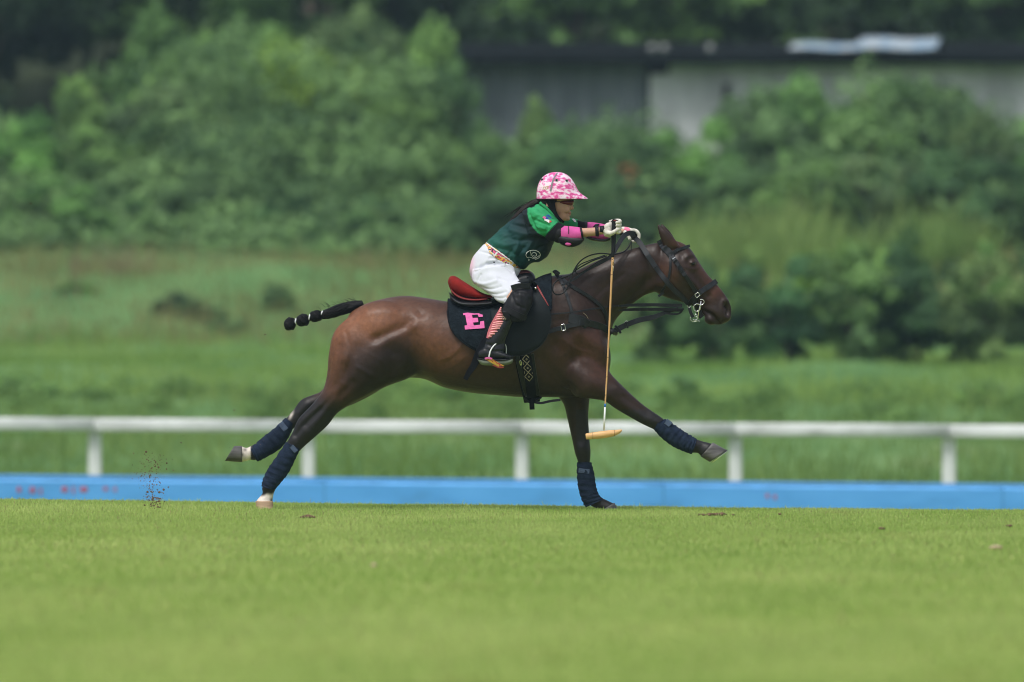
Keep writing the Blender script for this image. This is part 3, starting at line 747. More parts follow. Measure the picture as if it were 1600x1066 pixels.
# rail
RY = 44.0; DR = DC+RY
def RXc(px): return (px-800)*DR/F
def rz(px): return CAMZ-(652+12*px/1600-CY)*DR/F
rail = empty('white_rail', (0, RY, -.85)); tag(rail, 'white running rail on posts behind the blue boards', 'rail')
M['railw'] = ramp_mat('weathered_white_paint', [(.30, (.36, .38, .37)), (.45, (.56, .58, .58)), (.6, (.68, .70, .71)), (.75, (.74, .76, .77))], scale=2.6, stretch=(1, 3, 3), rough=.55, detail=7)
M['railp'] = ramp_mat('weathered_post_paint', [(.32, (.56, .58, .58)), (.7, (.74, .76, .76))], scale=3, stretch=(3, 3, 1), rough=.6, detail=7)
posts = [148+333.8*k for k in range(-8, 13)]
for a, b in zip(posts[:-1], posts[1:]):
    r_ = random.uniform(-.004, .004)
    p0 = Vector((RXc(a)+.004, RY-.05, rz(a)-.066+r_)); p1 = Vector((RXc(b)-.004, RY-.05, rz(b)-.066-r_)); V = []
    for p in (p0, p1):
        for k in range(16):
            t_ = 2*math.pi*k/16; c_, s_ = math.cos(t_), math.sin(t_)
            V.append((p.x, p.y+.04*math.copysign(abs(s_)**.5, s_), p.z+.064*math.copysign(abs(c_)**.5, c_)))
    mk('rail_bar', V, [(k, (k+1) % 16, 16+(k+1) % 16, 16+k) for k in range(16)]+[tuple(range(16)), tuple(range(16, 32))], M['railw'], rail)
for a in posts:
    x = RXc(a); z1 = rz(a)-.10; w = .070+random.uniform(-.004, .004)
    gy_ = float(gz(np.array(x), np.array(RY)))
    V = []
    for zz, ww in ((gy_-.3, w), (z1, w*.92), (rz(a)-.02, w*.92)):
        for k in range(12):
            t_ = 2*math.pi*k/12; V.append((x+ww*math.copysign(abs(math.cos(t_))**.6, math.cos(t_)), RY+.045+ww*.6*math.copysign(abs(math.sin(t_))**.6, math.sin(t_)), zz))
    mk('post', V, [(r*12+k, r*12+(k+1) % 12, (r+1)*12+(k+1) % 12, (r+1)*12+k) for r in range(2) for k in range(12)]+[tuple(range(24, 36))], M['railp'], rail)

# ------------------------------------------------------------------ divots and flying dirt
M['soil'] = mat('soil', (.14, .09, .058), .95, .1, noise=(40, .5), bump=(60, .6, .01)); M['straw'] = mat('pale_clod', (.42, .34, .22), .9, .1, noise=(30, .3))
def divot(px, py, wpx, hpx, m, lab, nm='divot'):
    D = F*CAMZ/(py-CY); y = D-DC
    r_ = random.Random(px); mb = MB(); n_ = max(4, int(wpx/2.6)) if wpx > 25 else 1; w = wpx*D/F*(1 if n_ > 1 else .15)
    for k in range(n_):
        u = r_.uniform(-1, 1); s_ = (hpx*D/F)*(r_.uniform(.35, .8)*(1-.5*abs(u)) if n_ > 1 else .75)
        c = Vector(((px-800)*D/F+u*w/2, y+r_.uniform(-.12, .12), .012+s_*.35)); v, f = ball(c, (s_*r_.uniform(1, 2.2), s_, s_*r_.uniform(.5, .9)), n=7, m=5); v = [p+Vector((r_.gauss(0, .0015), 0, r_.gauss(0, .0015))) for p in v]; mb.add((v, f))
    tag(mb.obj(nm, m), lab, 'divot')
divot(1119, 808, 56, 5, M['soil'], 'long dark divot in the turf below the raised front hoof')
divot(480, 812, 26, 5, M['soil'], 'small brown divot in the turf right of the near hind hoof')
divot(1218, 807, 8, 4, M['soil'], 'tiny dark clod on the turf right of the long divot')
divot(1555, 861, 24, 9, M['straw'], 'pale clod lying on the blurred turf at the right')
divot(1378, 830, 14, 5, M['soil'], 'small brown clod on the turf between the long divot and the pale clod')
divot(584, 889, 14, 7, M['straw'], 'pale clod on the blurred turf below the pony\'s hindquarters')
divot(1575, 826, 14, 5, M['soil'], 'small brown clod on the turf near the right edge')
r_ = random.Random(12); mb = MB()
for k in range(380):
    t_ = r_.random()**1.5; cx = 236+r_.gauss(0, 5+9*t_)-3*math.sin(t_*4)+(12-10*t_)*.4; cy = 793-82*t_+r_.gauss(0, 3)
    if r_.random() < .3: cx += r_.uniform(-14, 14); cy += r_.uniform(-10, 4)
    s_ = abs(r_.gauss(0, .0016))+.0009+(.004 if r_.random() < .07 and t_ < .4 else 0)
    mb.add(ball(P(cx, cy, r_.uniform(-.5, .15)), (s_*r_.uniform(.7, 1.4), s_, s_*r_.uniform(.7, 1.4)), n=6, m=4))
for k in range(26):
    mb.add(ball(P(r_.uniform(240, 470), r_.uniform(560, 720), r_.uniform(-.5, .3)), (.0022, .002, .002), n=5, m=4))
for (cx, cy) in ((366, 641), (414, 523), (283, 692), (48, 318)): mb.add(ball(P(cx, cy, -.2), (.006, .004, .0035), n=6, m=4))
tag(mb.obj('flying_dirt', M['soil']), 'spray of soil crumbs kicked up behind the hind hooves', kind='stuff')

# ------------------------------------------------------------------ humid air
HAZE = .00030
hz = mk('haze', *box((0, 62, 14.5), (110, 264, 33.6)), None, smooth=False)
hm_ = bpy.data.materials.new('humid_air'); hm_.use_nodes = True; t = hm_.node_tree; t.nodes.clear()
ou = t.nodes.new('ShaderNodeOutputMaterial'); vo = t.nodes.new('ShaderNodeVolumePrincipled'); vo.inputs['Density'].default_value = HAZE
vo.inputs['Color'].default_value = (.60, .85, 1.0, 1); vo.inputs['Anisotropy'].default_value = 0.2
t.links.new(vo.outputs[0], ou.inputs['Volume']); hz.data.materials.append(hm_); tag(hz, kind='stuff')

# ------------------------------------------------------------------ horse
NY, FY = -0.13, 0.125                         # depth of near and far legs
HX = P(740, 797, 0)
horse = empty('horse', (HX.x, 0, 0))
tag(horse, 'dark bay pony at full gallop with a braided tail and navy leg wraps', 'horse')

trunk = loft([(538, 506, 528, 552, .07, 0), (552, 484, 534, 582, .16, 0), (585, 470, 572, 602, .225, 0, .05), (629, 462, 622, 592, .262, 0, .08),
              (662, 465, 660, 592, .262, 0, .02), (699, 471, 695, 606, .275, 0, -.03), (740, 475, 736, 614, .295, 0, -.08), (780, 470, 778, 618, .298, 0, -.12),
              (818, 451, 818, 621, .280, 0, -.18), (850, 434, 858, 621, .245, 0, -.22), (885, 429, 892, 621, .215, 0, -.18),
              (915, 440, 918, 619, .19, 0, -.1), (938, 480, 938, 607, .155, 0), (950, 525, 948, 585, .09, 0)], n=40, seg=6, power=2.1)
neck = loft([(868, 436, 905, 585, .13, 0, -.25), (893, 426, 948, 545, .142, 0, -.25), (922, 412, 957, 512, .125, 0, -.2), (956, 397, 968, 494, .108, 0, -.15),
             (988, 388, 984, 480, .092, 0, -.1), (1012, 382, 1006, 463, .082, 0, -.05), (1030, 379, 1026, 456, .075, 0)], n=32, seg=6)
head = loft([(1030, 386, 1014, 436, .05, 0), (1046, 377, 1022, 452, .082, 0), (1062, 378, 1031, 461, .100, 0, .0), (1078, 388, 1046, 467, .104, 0, -.1), (1090, 406, 1057, 470, .092, 0, -.15),
             (1105, 428, 1071, 474, .070, 0, -.1), (1119, 443, 1083, 479, .057, 0), (1131, 458, 1094, 487, .050, 0), (1139, 471, 1104, 497, .051, 0),
             (1143, 484, 1114, 505, .047, 0), (1142, 496, 1124, 507, .032, 0)], n=32, seg=6)
hp = [trunk, neck, head]
hp += [pball(1133, 494, 0, 9.5, 11, .050, .5), pball(1112, 499, 0, 12, 9, .040), pball(1123, 503, 0, 9, 5, .03),
       pball(1042, 438, 0, 24, 22, .100), pball(1080, 411, 0, 10, 9, .106)]
# chest and shoulders
for s in (-1, 1):
    y = s*.10
    hp += [pball(915, 540, y, 34, 62, .105, -.35), pball(896, 588, y*.95, 32, 22, .072), pball(938, 560, y*.8, 17, 38, .09)]
    hp += [pball(600, 520, s*.11, 62, 52, .155), pball(560, 550, s*.12, 40, 58, .125), pball(625, 560, s*.13, 34, 34, .13)]
# hind legs: (rear outline, front outline)
hp.append(loft([(556, 486, 640, 520, .10, NY), (524, 515, 655, 575, .135, NY), (514, 550, 640, 591, .145, NY), (511, 584, 607, 603, .13, NY), (505, 608, 567, 622.6, .098, NY),
                (494, 624, 545, 634, .074, NY), (482, 638, 527, 646, .060, NY), (466, 655, 513, 664, .050, NY), (457, 675, 497, 679, .043, NY), (447, 692, 470, 703, .030, NY),
                (437, 708, 458, 718, .026, NY), (424, 735, 442, 744, .026, NY), (410, 760, 430, 766, .036, NY), (410, 771, 427, 775, .029, NY), (401, 782, 426, 784, .040, NY), (400, 788, 426, 789, .044, NY)], seg=5, n=24))
hp.append(loft([(550, 520, 620, 590, .10, FY), (520, 580, 590, 612, .10, FY), (504, 609, 556, 630, .082, FY), (489, 617, 530, 640, .064, FY), (471, 624.5, 505, 650, .050, FY), (459, 640, 486, 664, .043, FY),
                (446, 655, 462, 668, .030, FY), (436, 667, 449, 681, .026, FY), (412, 686, 425, 702, .026, FY), (392, 697, 403, 718, .036, FY), (385, 700, 391, 719, .029, FY), (376, 697, 379, 722, .038, FY), (372, 698, 375, 722, .040, FY)], seg=5, n=24))
# fore legs
hp.append(loft([(930, 530, 880, 590, .085, -.12), (950, 575, 897, 618, .092, NY), (960, 590, 925, 623.5, .082, NY), (980, 610, 944, 627, .070, NY), (1000, 628.6, 962, 639, .058, NY), (1018, 641.5, 986, 653, .050, NY),
                (1030, 649.5, 1004, 663, .048, NY), (1042, 659, 1022, 672, .036, NY), (1052, 668, 1038, 681, .028, NY), (1074, 682, 1061, 697, .027, NY), (1090, 687, 1077, 707, .036, NY), (1099, 690, 1090, 708, .029, NY),
                (1110, 692.5, 1094, 712, .038, NY), (1114, 695, 1098, 715, .040, NY)], seg=5, n=24))
hp.append(loft([(866, 585, 925, 585, .08, FY), (871, 616, 921.5, 623, .078, FY), (881, 633, 920, 637, .068, FY), (886.5, 655, 919.5, 655, .058, FY), (894, 688, 921, 685, .049, FY), (898, 707, 923, 705, .048, FY),
                (903, 722, 922, 722, .036, FY), (906, 735, 921, 735, .027, FY), (909, 757, 925, 755, .027, FY), (914, 781, 937, 775, .037, FY), (926, 792, 949, 782, .031, FY), (939, 797, 959, 787, .038, FY), (942, 799, 961, 790, .040, FY)], seg=5, n=24))
# ears
for s, dx in ((-1, 0), (1, 6)):
    hp.append(loft([(1037+dx*.2, 388, 1063, 386, .022, s*.055), (1032.5+dx*.3, 375, 1055, 374, .025, s*.06), (1029+dx*.6, 363, 1045+dx*.5, 363, .019, s*.065), (1026.5+dx*.8, 352, 1034+dx, 354, .008, s*.065), (1026+dx, 349, 1029+dx, 350, .003, s*.065)], n=14))

me, V, E = remesh(hp, 0.0072, 9)
px, py = to_px(V)
tm = np.clip((px-525)/30, 0, 1)*np.clip((1020-px)/30, 0, 1)*np.clip((608-py-np.clip(px-900, 0, 60)*.3)/25, 0, 1)   # trunk and neck
V = lap(V, E, 30, tm)
def plain(V, it, mask):
    n = len(V); deg = np.bincount(E.ravel(), minlength=n).clip(1)
    for _ in range(it):
        A = np.stack([np.bincount(E[:, 0], V[E[:, 1], c], n)+np.bincount(E[:, 1], V[E[:, 0], c], n) for c in range(3)], 1)
        V = V+(A/deg[:, None]-V)*.6*mask[:, None]
    return V
V = plain(V, 26, tm)
hm = np.clip((px-1000)/20, 0, 1)*np.clip((1040-px)/15, 0, 1)*(py > 384)
V = plain(V, 12, hm)
both = [  # mirrored strokes on trunk, neck and head
    ([(885, 440), (900, 490), (925, 535), (948, 560)], 7, .006),            # shoulder blade front
    ([(870, 470), (868, 520), (880, 560)], 8, -.006),                        # behind the shoulder blade
    ([(905, 452), (905, 500), (885, 550)], 9, .011),
    ([(845, 560), (866, 590), (895, 612)], 5, -.013),                        # elbow crease
    ([(870, 540), (900, 565), (925, 580), (948, 600)], 5.5, -.009),            # arm groove
    ([(900, 580), (925, 590), (950, 605)], 8, .004),
    ([(872, 600), (900, 617)], 6, .001),
    ([(905, 525), (940, 540)], 9, .011), ([(880, 500), (895, 530), (925, 550)], 5, -.006), ([(540, 575), (530, 600)], 5, -.006), ([(595, 560), (575, 595)], 7, .006), ([(615, 575), (600, 598)], 4, -.005),
    ([(905, 556), (925, 562), (948, 580)], 3.5, -.007),
    ([(960, 500), (985, 470), (1012, 440)], 4.5, -.011),                     # jugular groove
    ([(968, 505), (994, 478), (1022, 445)], 4.5, .008),
    ([(1008, 395), (1014, 425), (1010, 455)], 6, -.010),                     # behind the jaw
    ([(900, 465), (950, 440), (1000, 410)], 7, -.004),
    ([(930, 430), (980, 405), (1020, 395)], 9, .005),
    ([(586, 530), (600, 524), (625, 513), (642, 503)], 4.2, -.012),          # quarter groove
    ([(590, 541), (612, 528), (645, 512)], 5, .0075),
    ([(652, 485), (660, 492), (664, 483)], 5, -.003),                        # hip hollow
    ([(645, 506)], 5, .006), ([(658, 490)], 4, -.006),
    ([(640, 520), (648, 550), (648, 580)], 8, -.014),                        # flank fold
    ([(665, 500), (675, 540), (670, 575)], 12, .008),
    ([(525, 520), (545, 505), (562, 488)], 3.5, -.006),                      # rump crease
    ([(545, 600), (565, 560), (600, 540)], 14, .008),
    ([(560, 545), (545, 580), (530, 610)], 6, -.008),
    ([(660, 572), (690, 580), (730, 590), (790, 596)], 5, .004),
    ([(690, 562), (715, 545), (722, 538)], 2, .003), ([(700, 575), (725, 556)], 2, .002),
    # head
    ([(1081, 411)], 5, -.010), ([(1072, 402), (1082, 399), (1090, 405)], 2.6, .008), ([(1073, 417), (1084, 420), (1091, 416)], 2.2, .004),
    ([(1086, 428), (1100, 450), (1106, 462)], 4, -.007),                     # face hollow
    ([(1072, 430), (1083, 442), (1094, 455)], 2.5, .009),                    # facial crest
    ([(1078, 452), (1090, 465), (1100, 478)], 5, -.007),
    ([(1050, 400), (1058, 396), (1066, 400)], 4, -.008),
    ([(1040, 462), (1058, 470), (1076, 478)], 5, -.003),
    ([(1135, 478), (1139, 484), (1138, 491)], 2.4, -.020),                   # nostril
    ([(1130, 470), (1128, 482), (1134, 494)], 2.3, .005), ([(1133, 469), (1141, 474), (1143, 484)], 2, .006),
    ([(1098, 486), (1110, 491), (1118, 498), (1124, 507)], 1.9, -.012),      # mouth line
    ([(1104, 483), (1116, 487), (1124, 495)], 4, .005), ([(1110, 500)], 5, .004),
    ([(1128, 500), (1125, 509)], 1.6, -.006),
]
both = [(p, sg*1.2 if (len(p) == 1 or p[0][0] < 1020) else sg*1.1, am*(1.25 if p[0][0] < 1020 else 1.2)) for p, sg, am in both]
V = sculpt(me, V, both)
px, py = to_px(V); tm2 = np.clip((px-525)/30, 0, 1)*np.clip((1010-px)/30, 0, 1)*np.clip((620-py)/25, 0, 1)
V = plain(V, 3, tm2); V = sculpt(me, V, [([(690, 562), (708, 555), (722, 538)], 1.6, .002), ([(700, 577), (716, 568), (728, 556)], 1.6, .0015), ([(560, 545), (590, 560), (610, 580)], 1.6, .0012), ([(900, 500), (925, 515), (940, 535)], 1.5, .0015), ([(1052, 440), (1062, 452), (1074, 458)], 1.4, .0015), ([(1100, 440), (1108, 455), (1122, 468)], 1.3, .002), ([(880, 530), (900, 545), (925, 552)], 1.4, .002), ([(850, 575), (872, 592), (890, 606)], 1.8, .002), ([(540, 520), (548, 550), (540, 585)], 2.2, -.003), ([(575, 490), (600, 486), (630, 490)], 5, .004), ([(560, 575), (590, 590), (620, 588)], 3, .004), ([(690, 520), (700, 560)], 2.5, .0018), ([(676, 515), (684, 560)], 2.5, -.0018), ([(890, 520), (905, 560), (912, 590)], 3, -.003), ([(925, 470), (945, 450), (975, 430)], 3, -.003), ([(935, 520), (945, 560)], 3, .004), ([(530, 540), (534, 580)], 3, -.003), ([(555, 560), (552, 590)], 3, .003), ([(965, 440), (985, 425)], 2, .002), ([(735, 600), (770, 606), (800, 606)], 2.5, .003), ([(760, 590), (800, 596)], 2.5, -.002)])
nearleg = [
    ([(975, 620), (1000, 638), (1022, 654)], 3, -.006), ([(965, 606), (1000, 632)], 4, .006), ([(950, 618), (985, 640), (1005, 655)], 4, .005),
    ([(1018, 655)], 6, .006), ([(535, 600), (510, 640), (490, 665)], 4, .007), ([(522, 618), (500, 642), (478, 664)], 3, -.006),
    ([(500, 640), (478, 660), (462, 680)], 3, -.009), ([(482, 676)], 6, .006),
    ([(535, 560), (530, 600), (520, 620)], 8, .007), ([(570, 600), (550, 615), (525, 632)], 5, .005), ([(550, 598), (533, 618)], 4, -.007),
]
V = sculpt(me, V, nearleg, False, lambda V: (V[:, 1] < -.03).astype(float))
farleg = [([(905, 640), (908, 690)], 4, -.006), ([(911, 700)], 7, .006), ([(478, 632), (465, 645)], 4, .005), ([(490, 634), (474, 650)], 3, -.007)]
V = sculpt(me, V, farleg, True, lambda V: (V[:, 1] > .03).astype(float))
V = lap(V, E, 1); setco(me, V)
px, py = to_px(V)
ny = normals(me)

def g(cx, cy, sx, sy, rot=0):
    a = R(rot); dx, dy = px-cx, py-cy
    u = dx*math.cos(a)+dy*math.sin(a); w = -dx*math.sin(a)+dy*math.cos(a)
    return np.exp(-0.5*((u/sx)**2+(w/sy)**2))
def sst(a, b, x): t = np.clip((x-a)/(b-a), 0, 1); return t*t*(3-2*t)
base = np.array([.038, .020, .0145]); tan = np.array([.175, .070, .034]); black = np.array([.009, .0085, .009]); red = np.array([.16, .055, .028]); white = np.array([.62, .56, .50])
C = np.tile(base, (len(V), 1))
def mixc(C, col, w): w = np.clip(w, 0, 1)[:, None]; return C*(1-w)+col*w
C = mixc(C, tan, 0.85*g(521, 562, 17, 45)+.65*g(565, 505, 42, 22)+.50*g(600, 500, 40, 24)+.42*g(668, 540, 30, 44)+.35*g(705, 560, 30, 20))
C = mixc(C, base*.34, .95*g(595, 590, 62, 32)+.7*g(622, 560, 24, 30)+.35*g(760, 600, 120, 16))  # dark bay flank, with the shade that falls there painted into the coat
C = mixc(C, red, .25*g(905, 545, 26, 30)+.20*g(935, 585, 20, 14)+.30*g(1040, 425, 12, 14)+.50*g(1118, 452, 9, 12, 45)+.38*g(1098, 425, 5, 16, -35)+.25*g(1060, 380, 10, 6))
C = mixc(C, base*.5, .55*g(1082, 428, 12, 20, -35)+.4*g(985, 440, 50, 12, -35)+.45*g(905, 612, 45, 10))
C = mixc(C, black, sst(1103, 1128, px+(py-470)*.45)*sst(1088, 1098, px))                     # muzzle
C = mixc(C, black, .8*sst(368, 352, py)*sst(1000, 1022, px))                                  # ear tips
leg = sst(600, 640, py-(px-500)*.30)*(px < 560)                                              # hind points
C = mixc(C, black*1.3, .96*leg)
C = mixc(C, black*1.4, .95*sst(600, 640, py-(px-900)*.10)*(px > 850))
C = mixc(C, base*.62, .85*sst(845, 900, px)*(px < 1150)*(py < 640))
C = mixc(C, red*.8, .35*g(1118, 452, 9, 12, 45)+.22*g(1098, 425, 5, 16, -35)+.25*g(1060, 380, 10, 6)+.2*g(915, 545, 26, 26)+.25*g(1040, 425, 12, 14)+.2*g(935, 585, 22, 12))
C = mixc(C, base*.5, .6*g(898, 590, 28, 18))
C = mixc(C, base*.45, .8*sst(585, 615, py)*(px > 640)*(px < 900))  # dark belly coat, deepened in colour to stand for underside shade
C = mixc(C, white, sst(771, 777, py+1.0*np.sin(px*.5)+2*(px-412)/10)*(px < 440)*(px > 380)+sst(392.5, 390.5, px)*(py > 690)*(px < 400))
C = mixc(C, white, 0.8*g(455, 649, 1.6, 4.5, 25)*(V[:, 1] > 0))
C = mixc(C, black, .9*g(424, 781, 1.5, 2)+.7*g(383, 703, 2.5, 2)+.7*g(378, 711, 2, 3))
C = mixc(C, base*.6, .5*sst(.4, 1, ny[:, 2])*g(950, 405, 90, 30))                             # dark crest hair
fn = np.array([mnoise.noise(Vector((v[0]*5, v[1]*5, v[2]*5))) for v in V[::1]])
C = C*(1+.20*fn[:, None])
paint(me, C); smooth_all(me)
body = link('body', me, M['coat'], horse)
hpoly = [tuple(p.vertices) for p in me.polygons]
HB = BVHTree.FromPolygons([tuple(v) for v in V], hpoly)

def drape(x, y, off=0.006, side=-1, default=None):
    """point of the horse's flank seen at this pixel"""
    p = P(x, y, 0)
    h = HB.ray_cast(Vector((p.x, 3*side, p.z)), Vector((0, -side, 0)))
    if h[0] is None: return None
    yy = h[0].y
    q = P(x, y, yy)
    h2 = HB.ray_cast(Vector((q.x, 3*side, q.z)), Vector((0, -side, 0)))
    if h2[0] is not None: yy = h2[0].y
    q = P(x, y, yy); q.y += side*off
    return q

def strap(pts, width_px, off=0.006, sub=5, thick=.004, seg=3):
    """pts (px,py[,y]); y None -> lies on the horse"""
    K = cr([(p[0], p[1]) for p in pts], sub) if len(pts) > 2 else np.array([[pts[0][0]+(pts[1][0]-pts[0][0])*t, pts[0][1]+(pts[1][1]-pts[0][1])*t] for t in np.linspace(0, 1, sub+1)])
    ys = []
    for i, (x, y) in enumerate(K):
        t = i/(len(K)-1)*(len(pts)-1); a = int(min(t, len(pts)-2)); f = t-a
        ya = pts[a][2] if len(pts[a]) > 2 else None; yb = pts[a+1][2] if len(pts[a+1]) > 2 else None
        if ya is not None and yb is not None: yy = ya+(yb-ya)*f
        else:
            d = drape(x, y, off); yy = d.y if d is not None else None
            if yy is None: yy = ya if ya is not None else yb
        ys.append(yy)
    last = next((v for v in ys if v is not None), -.1)
    for i in range(len(ys)):
        if ys[i] is None: ys[i] = last
        last = ys[i]
    ys = np.array(ys); ys2 = ys.copy()
    for i in range(1, len(ys)-1): ys2[i] = min(ys[i], (ys[i-1]+ys[i]+ys[i+1])/3)
    return ribbon([P(x, y, d) for (x, y), d in zip(K, ys2)], width_px/S0, thick, seg=seg)

# hooves: ring at the coronet, ring at the ground
def hoof(cor, gnd, w0, w1, yc, m, grow=1.0):
    """cor/gnd: ((x,y) front,(x,y) back)"""
    (a, b), (c, d) = cor, gnd
    secs = [(a[0], a[1], b[0], b[1], w0, yc), ((a[0]*.5+c[0]*.5), (a[1]*.5+c[1]*.5), (b[0]*.5+d[0]*.5), (b[1]*.5+d[1]*.5), (w0+w1)/2, yc), (c[0], c[1], d[0], d[1], w1, yc)]
    v, f = loft(secs, seg=3, n=24, power=2.3)
    return mk('hoof', v, f, m, horse)
hoof(((426.5, 783), (399, 783)), ((427.5, 797.5), (401, 798)), .046, .056, NY, M['hoof_pale'])
hoof(((378.5, 722.5), (378, 697)), ((351.5, 720.5), (366, 697)), .044, .052, FY, M['hoof'])
hoof(((1113.5, 691.5), (1094.5, 713.5)), ((1136, 703.5), (1109, 722)), .044, .056, NY, M['hoof'])
hoof(((960, 785.5), (938.5, 798)), ((967, 798.5), (941, 803)), .044, .056, FY, M['hoof'])
mb = MB(); mb.add(tube([P(1112, 722.8, NY-.02), P(1124, 714, NY-.045), P(1136.5, 704.5, NY-.01)], .004)); mb.obj('horseshoe', M['steel'], horse)

# leg wraps
def wrap(secs, yc, turns, seed, patch=None):
    r = random.Random(seed)
    n = 24; S = cr([(*s, yc) for s in secs], 14); m = len(S)
    steps = []
    def mod(u, t):
        k = u*turns+t/(2*math.pi)+.15*math.sin(t+seed)
        fr = k-math.floor(k)
        return 1.0+.065*(fr-.5)+.02*math.sin(5*k+2*t)+.02*math.sin(3*t+k*5)
    v, f = loft([(*s, yc) for s in secs], seg=14, n=32, mod=mod, power=2.15)
    o = mk('leg_wrap', v, f, M['wrap'], horse)
    if patch:
        v2, f2 = ribbon([P(x, y, yc-patch[2]) for x, y in patch[0]], patch[1]/S0, .003)
        mk('fastening', v2, f2, M['velcro'], o)
    return o
wrap([(447, 690.5, 469, 702, .040), (431, 715, 463, 714.5, .047), (418.5, 733, 451.5, 738, .046), (411, 749, 440, 753, .045), (408.5, 760, 429, 766, .046)], NY, 9, 1, ([(455, 697), (463, 706)], 7, .042))
wrap([(446, 653, 460, 663, .040), (429, 669, 452, 682, .046), (410, 684, 438, 701, .046), (396, 696, 412, 717, .046), (390.5, 700, 402, 721.5, .044)], FY, 9, 2, ([(438, 661), (447, 672)], 9, .043))
wrap([(1039, 654.5, 1018.5, 667, .040), (1054, 664, 1031, 682, .046), (1070, 675, 1050, 697, .047), (1083, 682.5, 1067, 705, .047), (1089, 686.5, 1081, 710, .045)], NY, 10, 3, ([(1040, 658), (1048, 664)], 9, .043))
wrap([(901.5, 722.5, 924, 722.5, .040), (901.5, 740, 928.5, 740, .047), (903.5, 762, 931.5, 760, .047), (909, 781, 936, 773, .047), (915, 793, 943, 780, .044)], FY, 9, 4, ([(904, 735), (921, 737)], 7, .043))

# tail: bound hair, three braided knots and white tape
tail = MB()
def knot(u, t): return 1+.07*math.sin(5*t+18*u)+.05*math.sin(9*t-30*u)
tail.add(loft([(566, 470, 571, 482, .03, 0), (553, 470.5, 556, 486, .045, 0), (540, 472.5, 543, 489.5, .036, 0), (523, 478, 528, 494.5, .034, 0), (509, 483.5, 513.5, 498, .030, 0), (503, 487, 506, 499, .026, 0), (501, 489, 503, 498, .018, 0)], seg=6, n=30, mod=knot))
def lump(cx, cy, rx, rz, ph):
    v, f = pball(cx, cy, 0, rx, rz, rz/S0*1.05, tilt=.28, n=30, m=22)
    c = P(cx, cy, 0); out = []
    for p in v:
        d = p-c; a = math.atan2(d.y, d.z); k = 1+.12*math.sin(3*a+d.x*90+ph)+.06*math.sin(9*a-d.x*150)+.03*math.sin(17*a+d.x*60)
        out.append(c+Vector((d.x, d.y*k, d.z*k)))
    return out, f
tail.add(lump(493.8, 494, 10.5, 8.4, 0)); tail.add(lump(473.2, 500.5, 10.8, 8.8, 1)); tail.add(lump(453, 506.5, 9.8, 9.2, 2)); tail.add(lump(450, 507, 6, 7, 4))
for k in range(46):                                     # loose hairs
    x0 = random.uniform(500, 558); y0 = (480 if k % 2 else 492)-(x0-520)*.2+random.uniform(-3, 3)
    L = random.uniform(4, 12); tail.add(tube([P(x0, y0, random.uniform(-.02, .02)), P(x0-L*.5, y0-L*.30-2, 0), P(x0-L, y0-L*.35-random.uniform(0, 5), 0)], [.0012, .001, .0005], n=4, seg=2))
for k in range(90):                                     # strands laid along the bound part
    a = random.uniform(0, 2*math.pi); o1 = random.uniform(500, 535); o2 = random.uniform(540, 566); K_ = []
    for u in (0, .33, .66, 1):
        x = o2+(o1-o2)*u; yc_ = np.interp(x, [501, 523, 540, 566], [493.5, 486.5, 481.5, 476]); hr_ = np.interp(x, [501, 509, 540, 553, 566], [4.5, 7.4, 8.6, 7.6, 6])*(1.02+random.uniform(-.03, .09))
        K_.append(P(x, yc_+hr_*math.cos(a+u*1.3), 0)+Vector((0, hr_/S0*1.1*math.sin(a+u*1.3), 0)))
    tail.add(tube(K_, [.0016, .0022, .002, .0008], n=4, seg=3))
for cx_, cy_, rx_, rz_ in ((493.8, 494, 10.5, 8.2), (473.2, 500.5, 10.8, 8.6), (453, 506.5, 9.8, 9)):   # twisted strands of each knot
    for k in range(26):
        a0 = random.uniform(0, 6.28); sp = random.choice((1, 1, -1))*random.uniform(1.2, 2.2); K_ = []
        for u in np.linspace(-.85, .85, 6):
            rr = math.sqrt(1-u*u)*1.05; a = a0+sp*u; dx = u*rx_; dz = rz_*rr*math.cos(a)
            K_.append(P(cx_+dx*math.cos(.28)+dz*math.sin(.28)*0, cy_-dx*math.sin(.28)*.9+dz, 0)+Vector((0, rz_/S0*rr*math.sin(a)*1.05, 0)))
        tail.add(tube(K_, [.0012, .0026, .003, .003, .0026, .0012], n=4, seg=2))
tail.add(tube([P(505, 491.5, 0), P(484, 497.5, 0), P(463, 503.5, 0)], .016, n=12))
tob = tail.obj('tail', M['tail'], horse)
for a, b, c, d in ((504, 484, 500, 496), (484.5, 489, 481.5, 503), (462.5, 496, 460, 510)):
    v, f = loft([(a+1, b+1.2, c+1.5, d-1.2, .022, 0), (a-1.2, b+1.8, c-.8, d-.7, .022, 0)], seg=2, n=16); mk('tape_band', v, f, M['white_tape'], tob)

# eyes
for s in (-1, 1):
    q = drape(1081.5, 411.5, 0, s); v, f = ball(Vector((q.x, q.y-s*.012, q.z)), (.017, .012, .012)); mk('eye', v, f, M['eye'], horse)

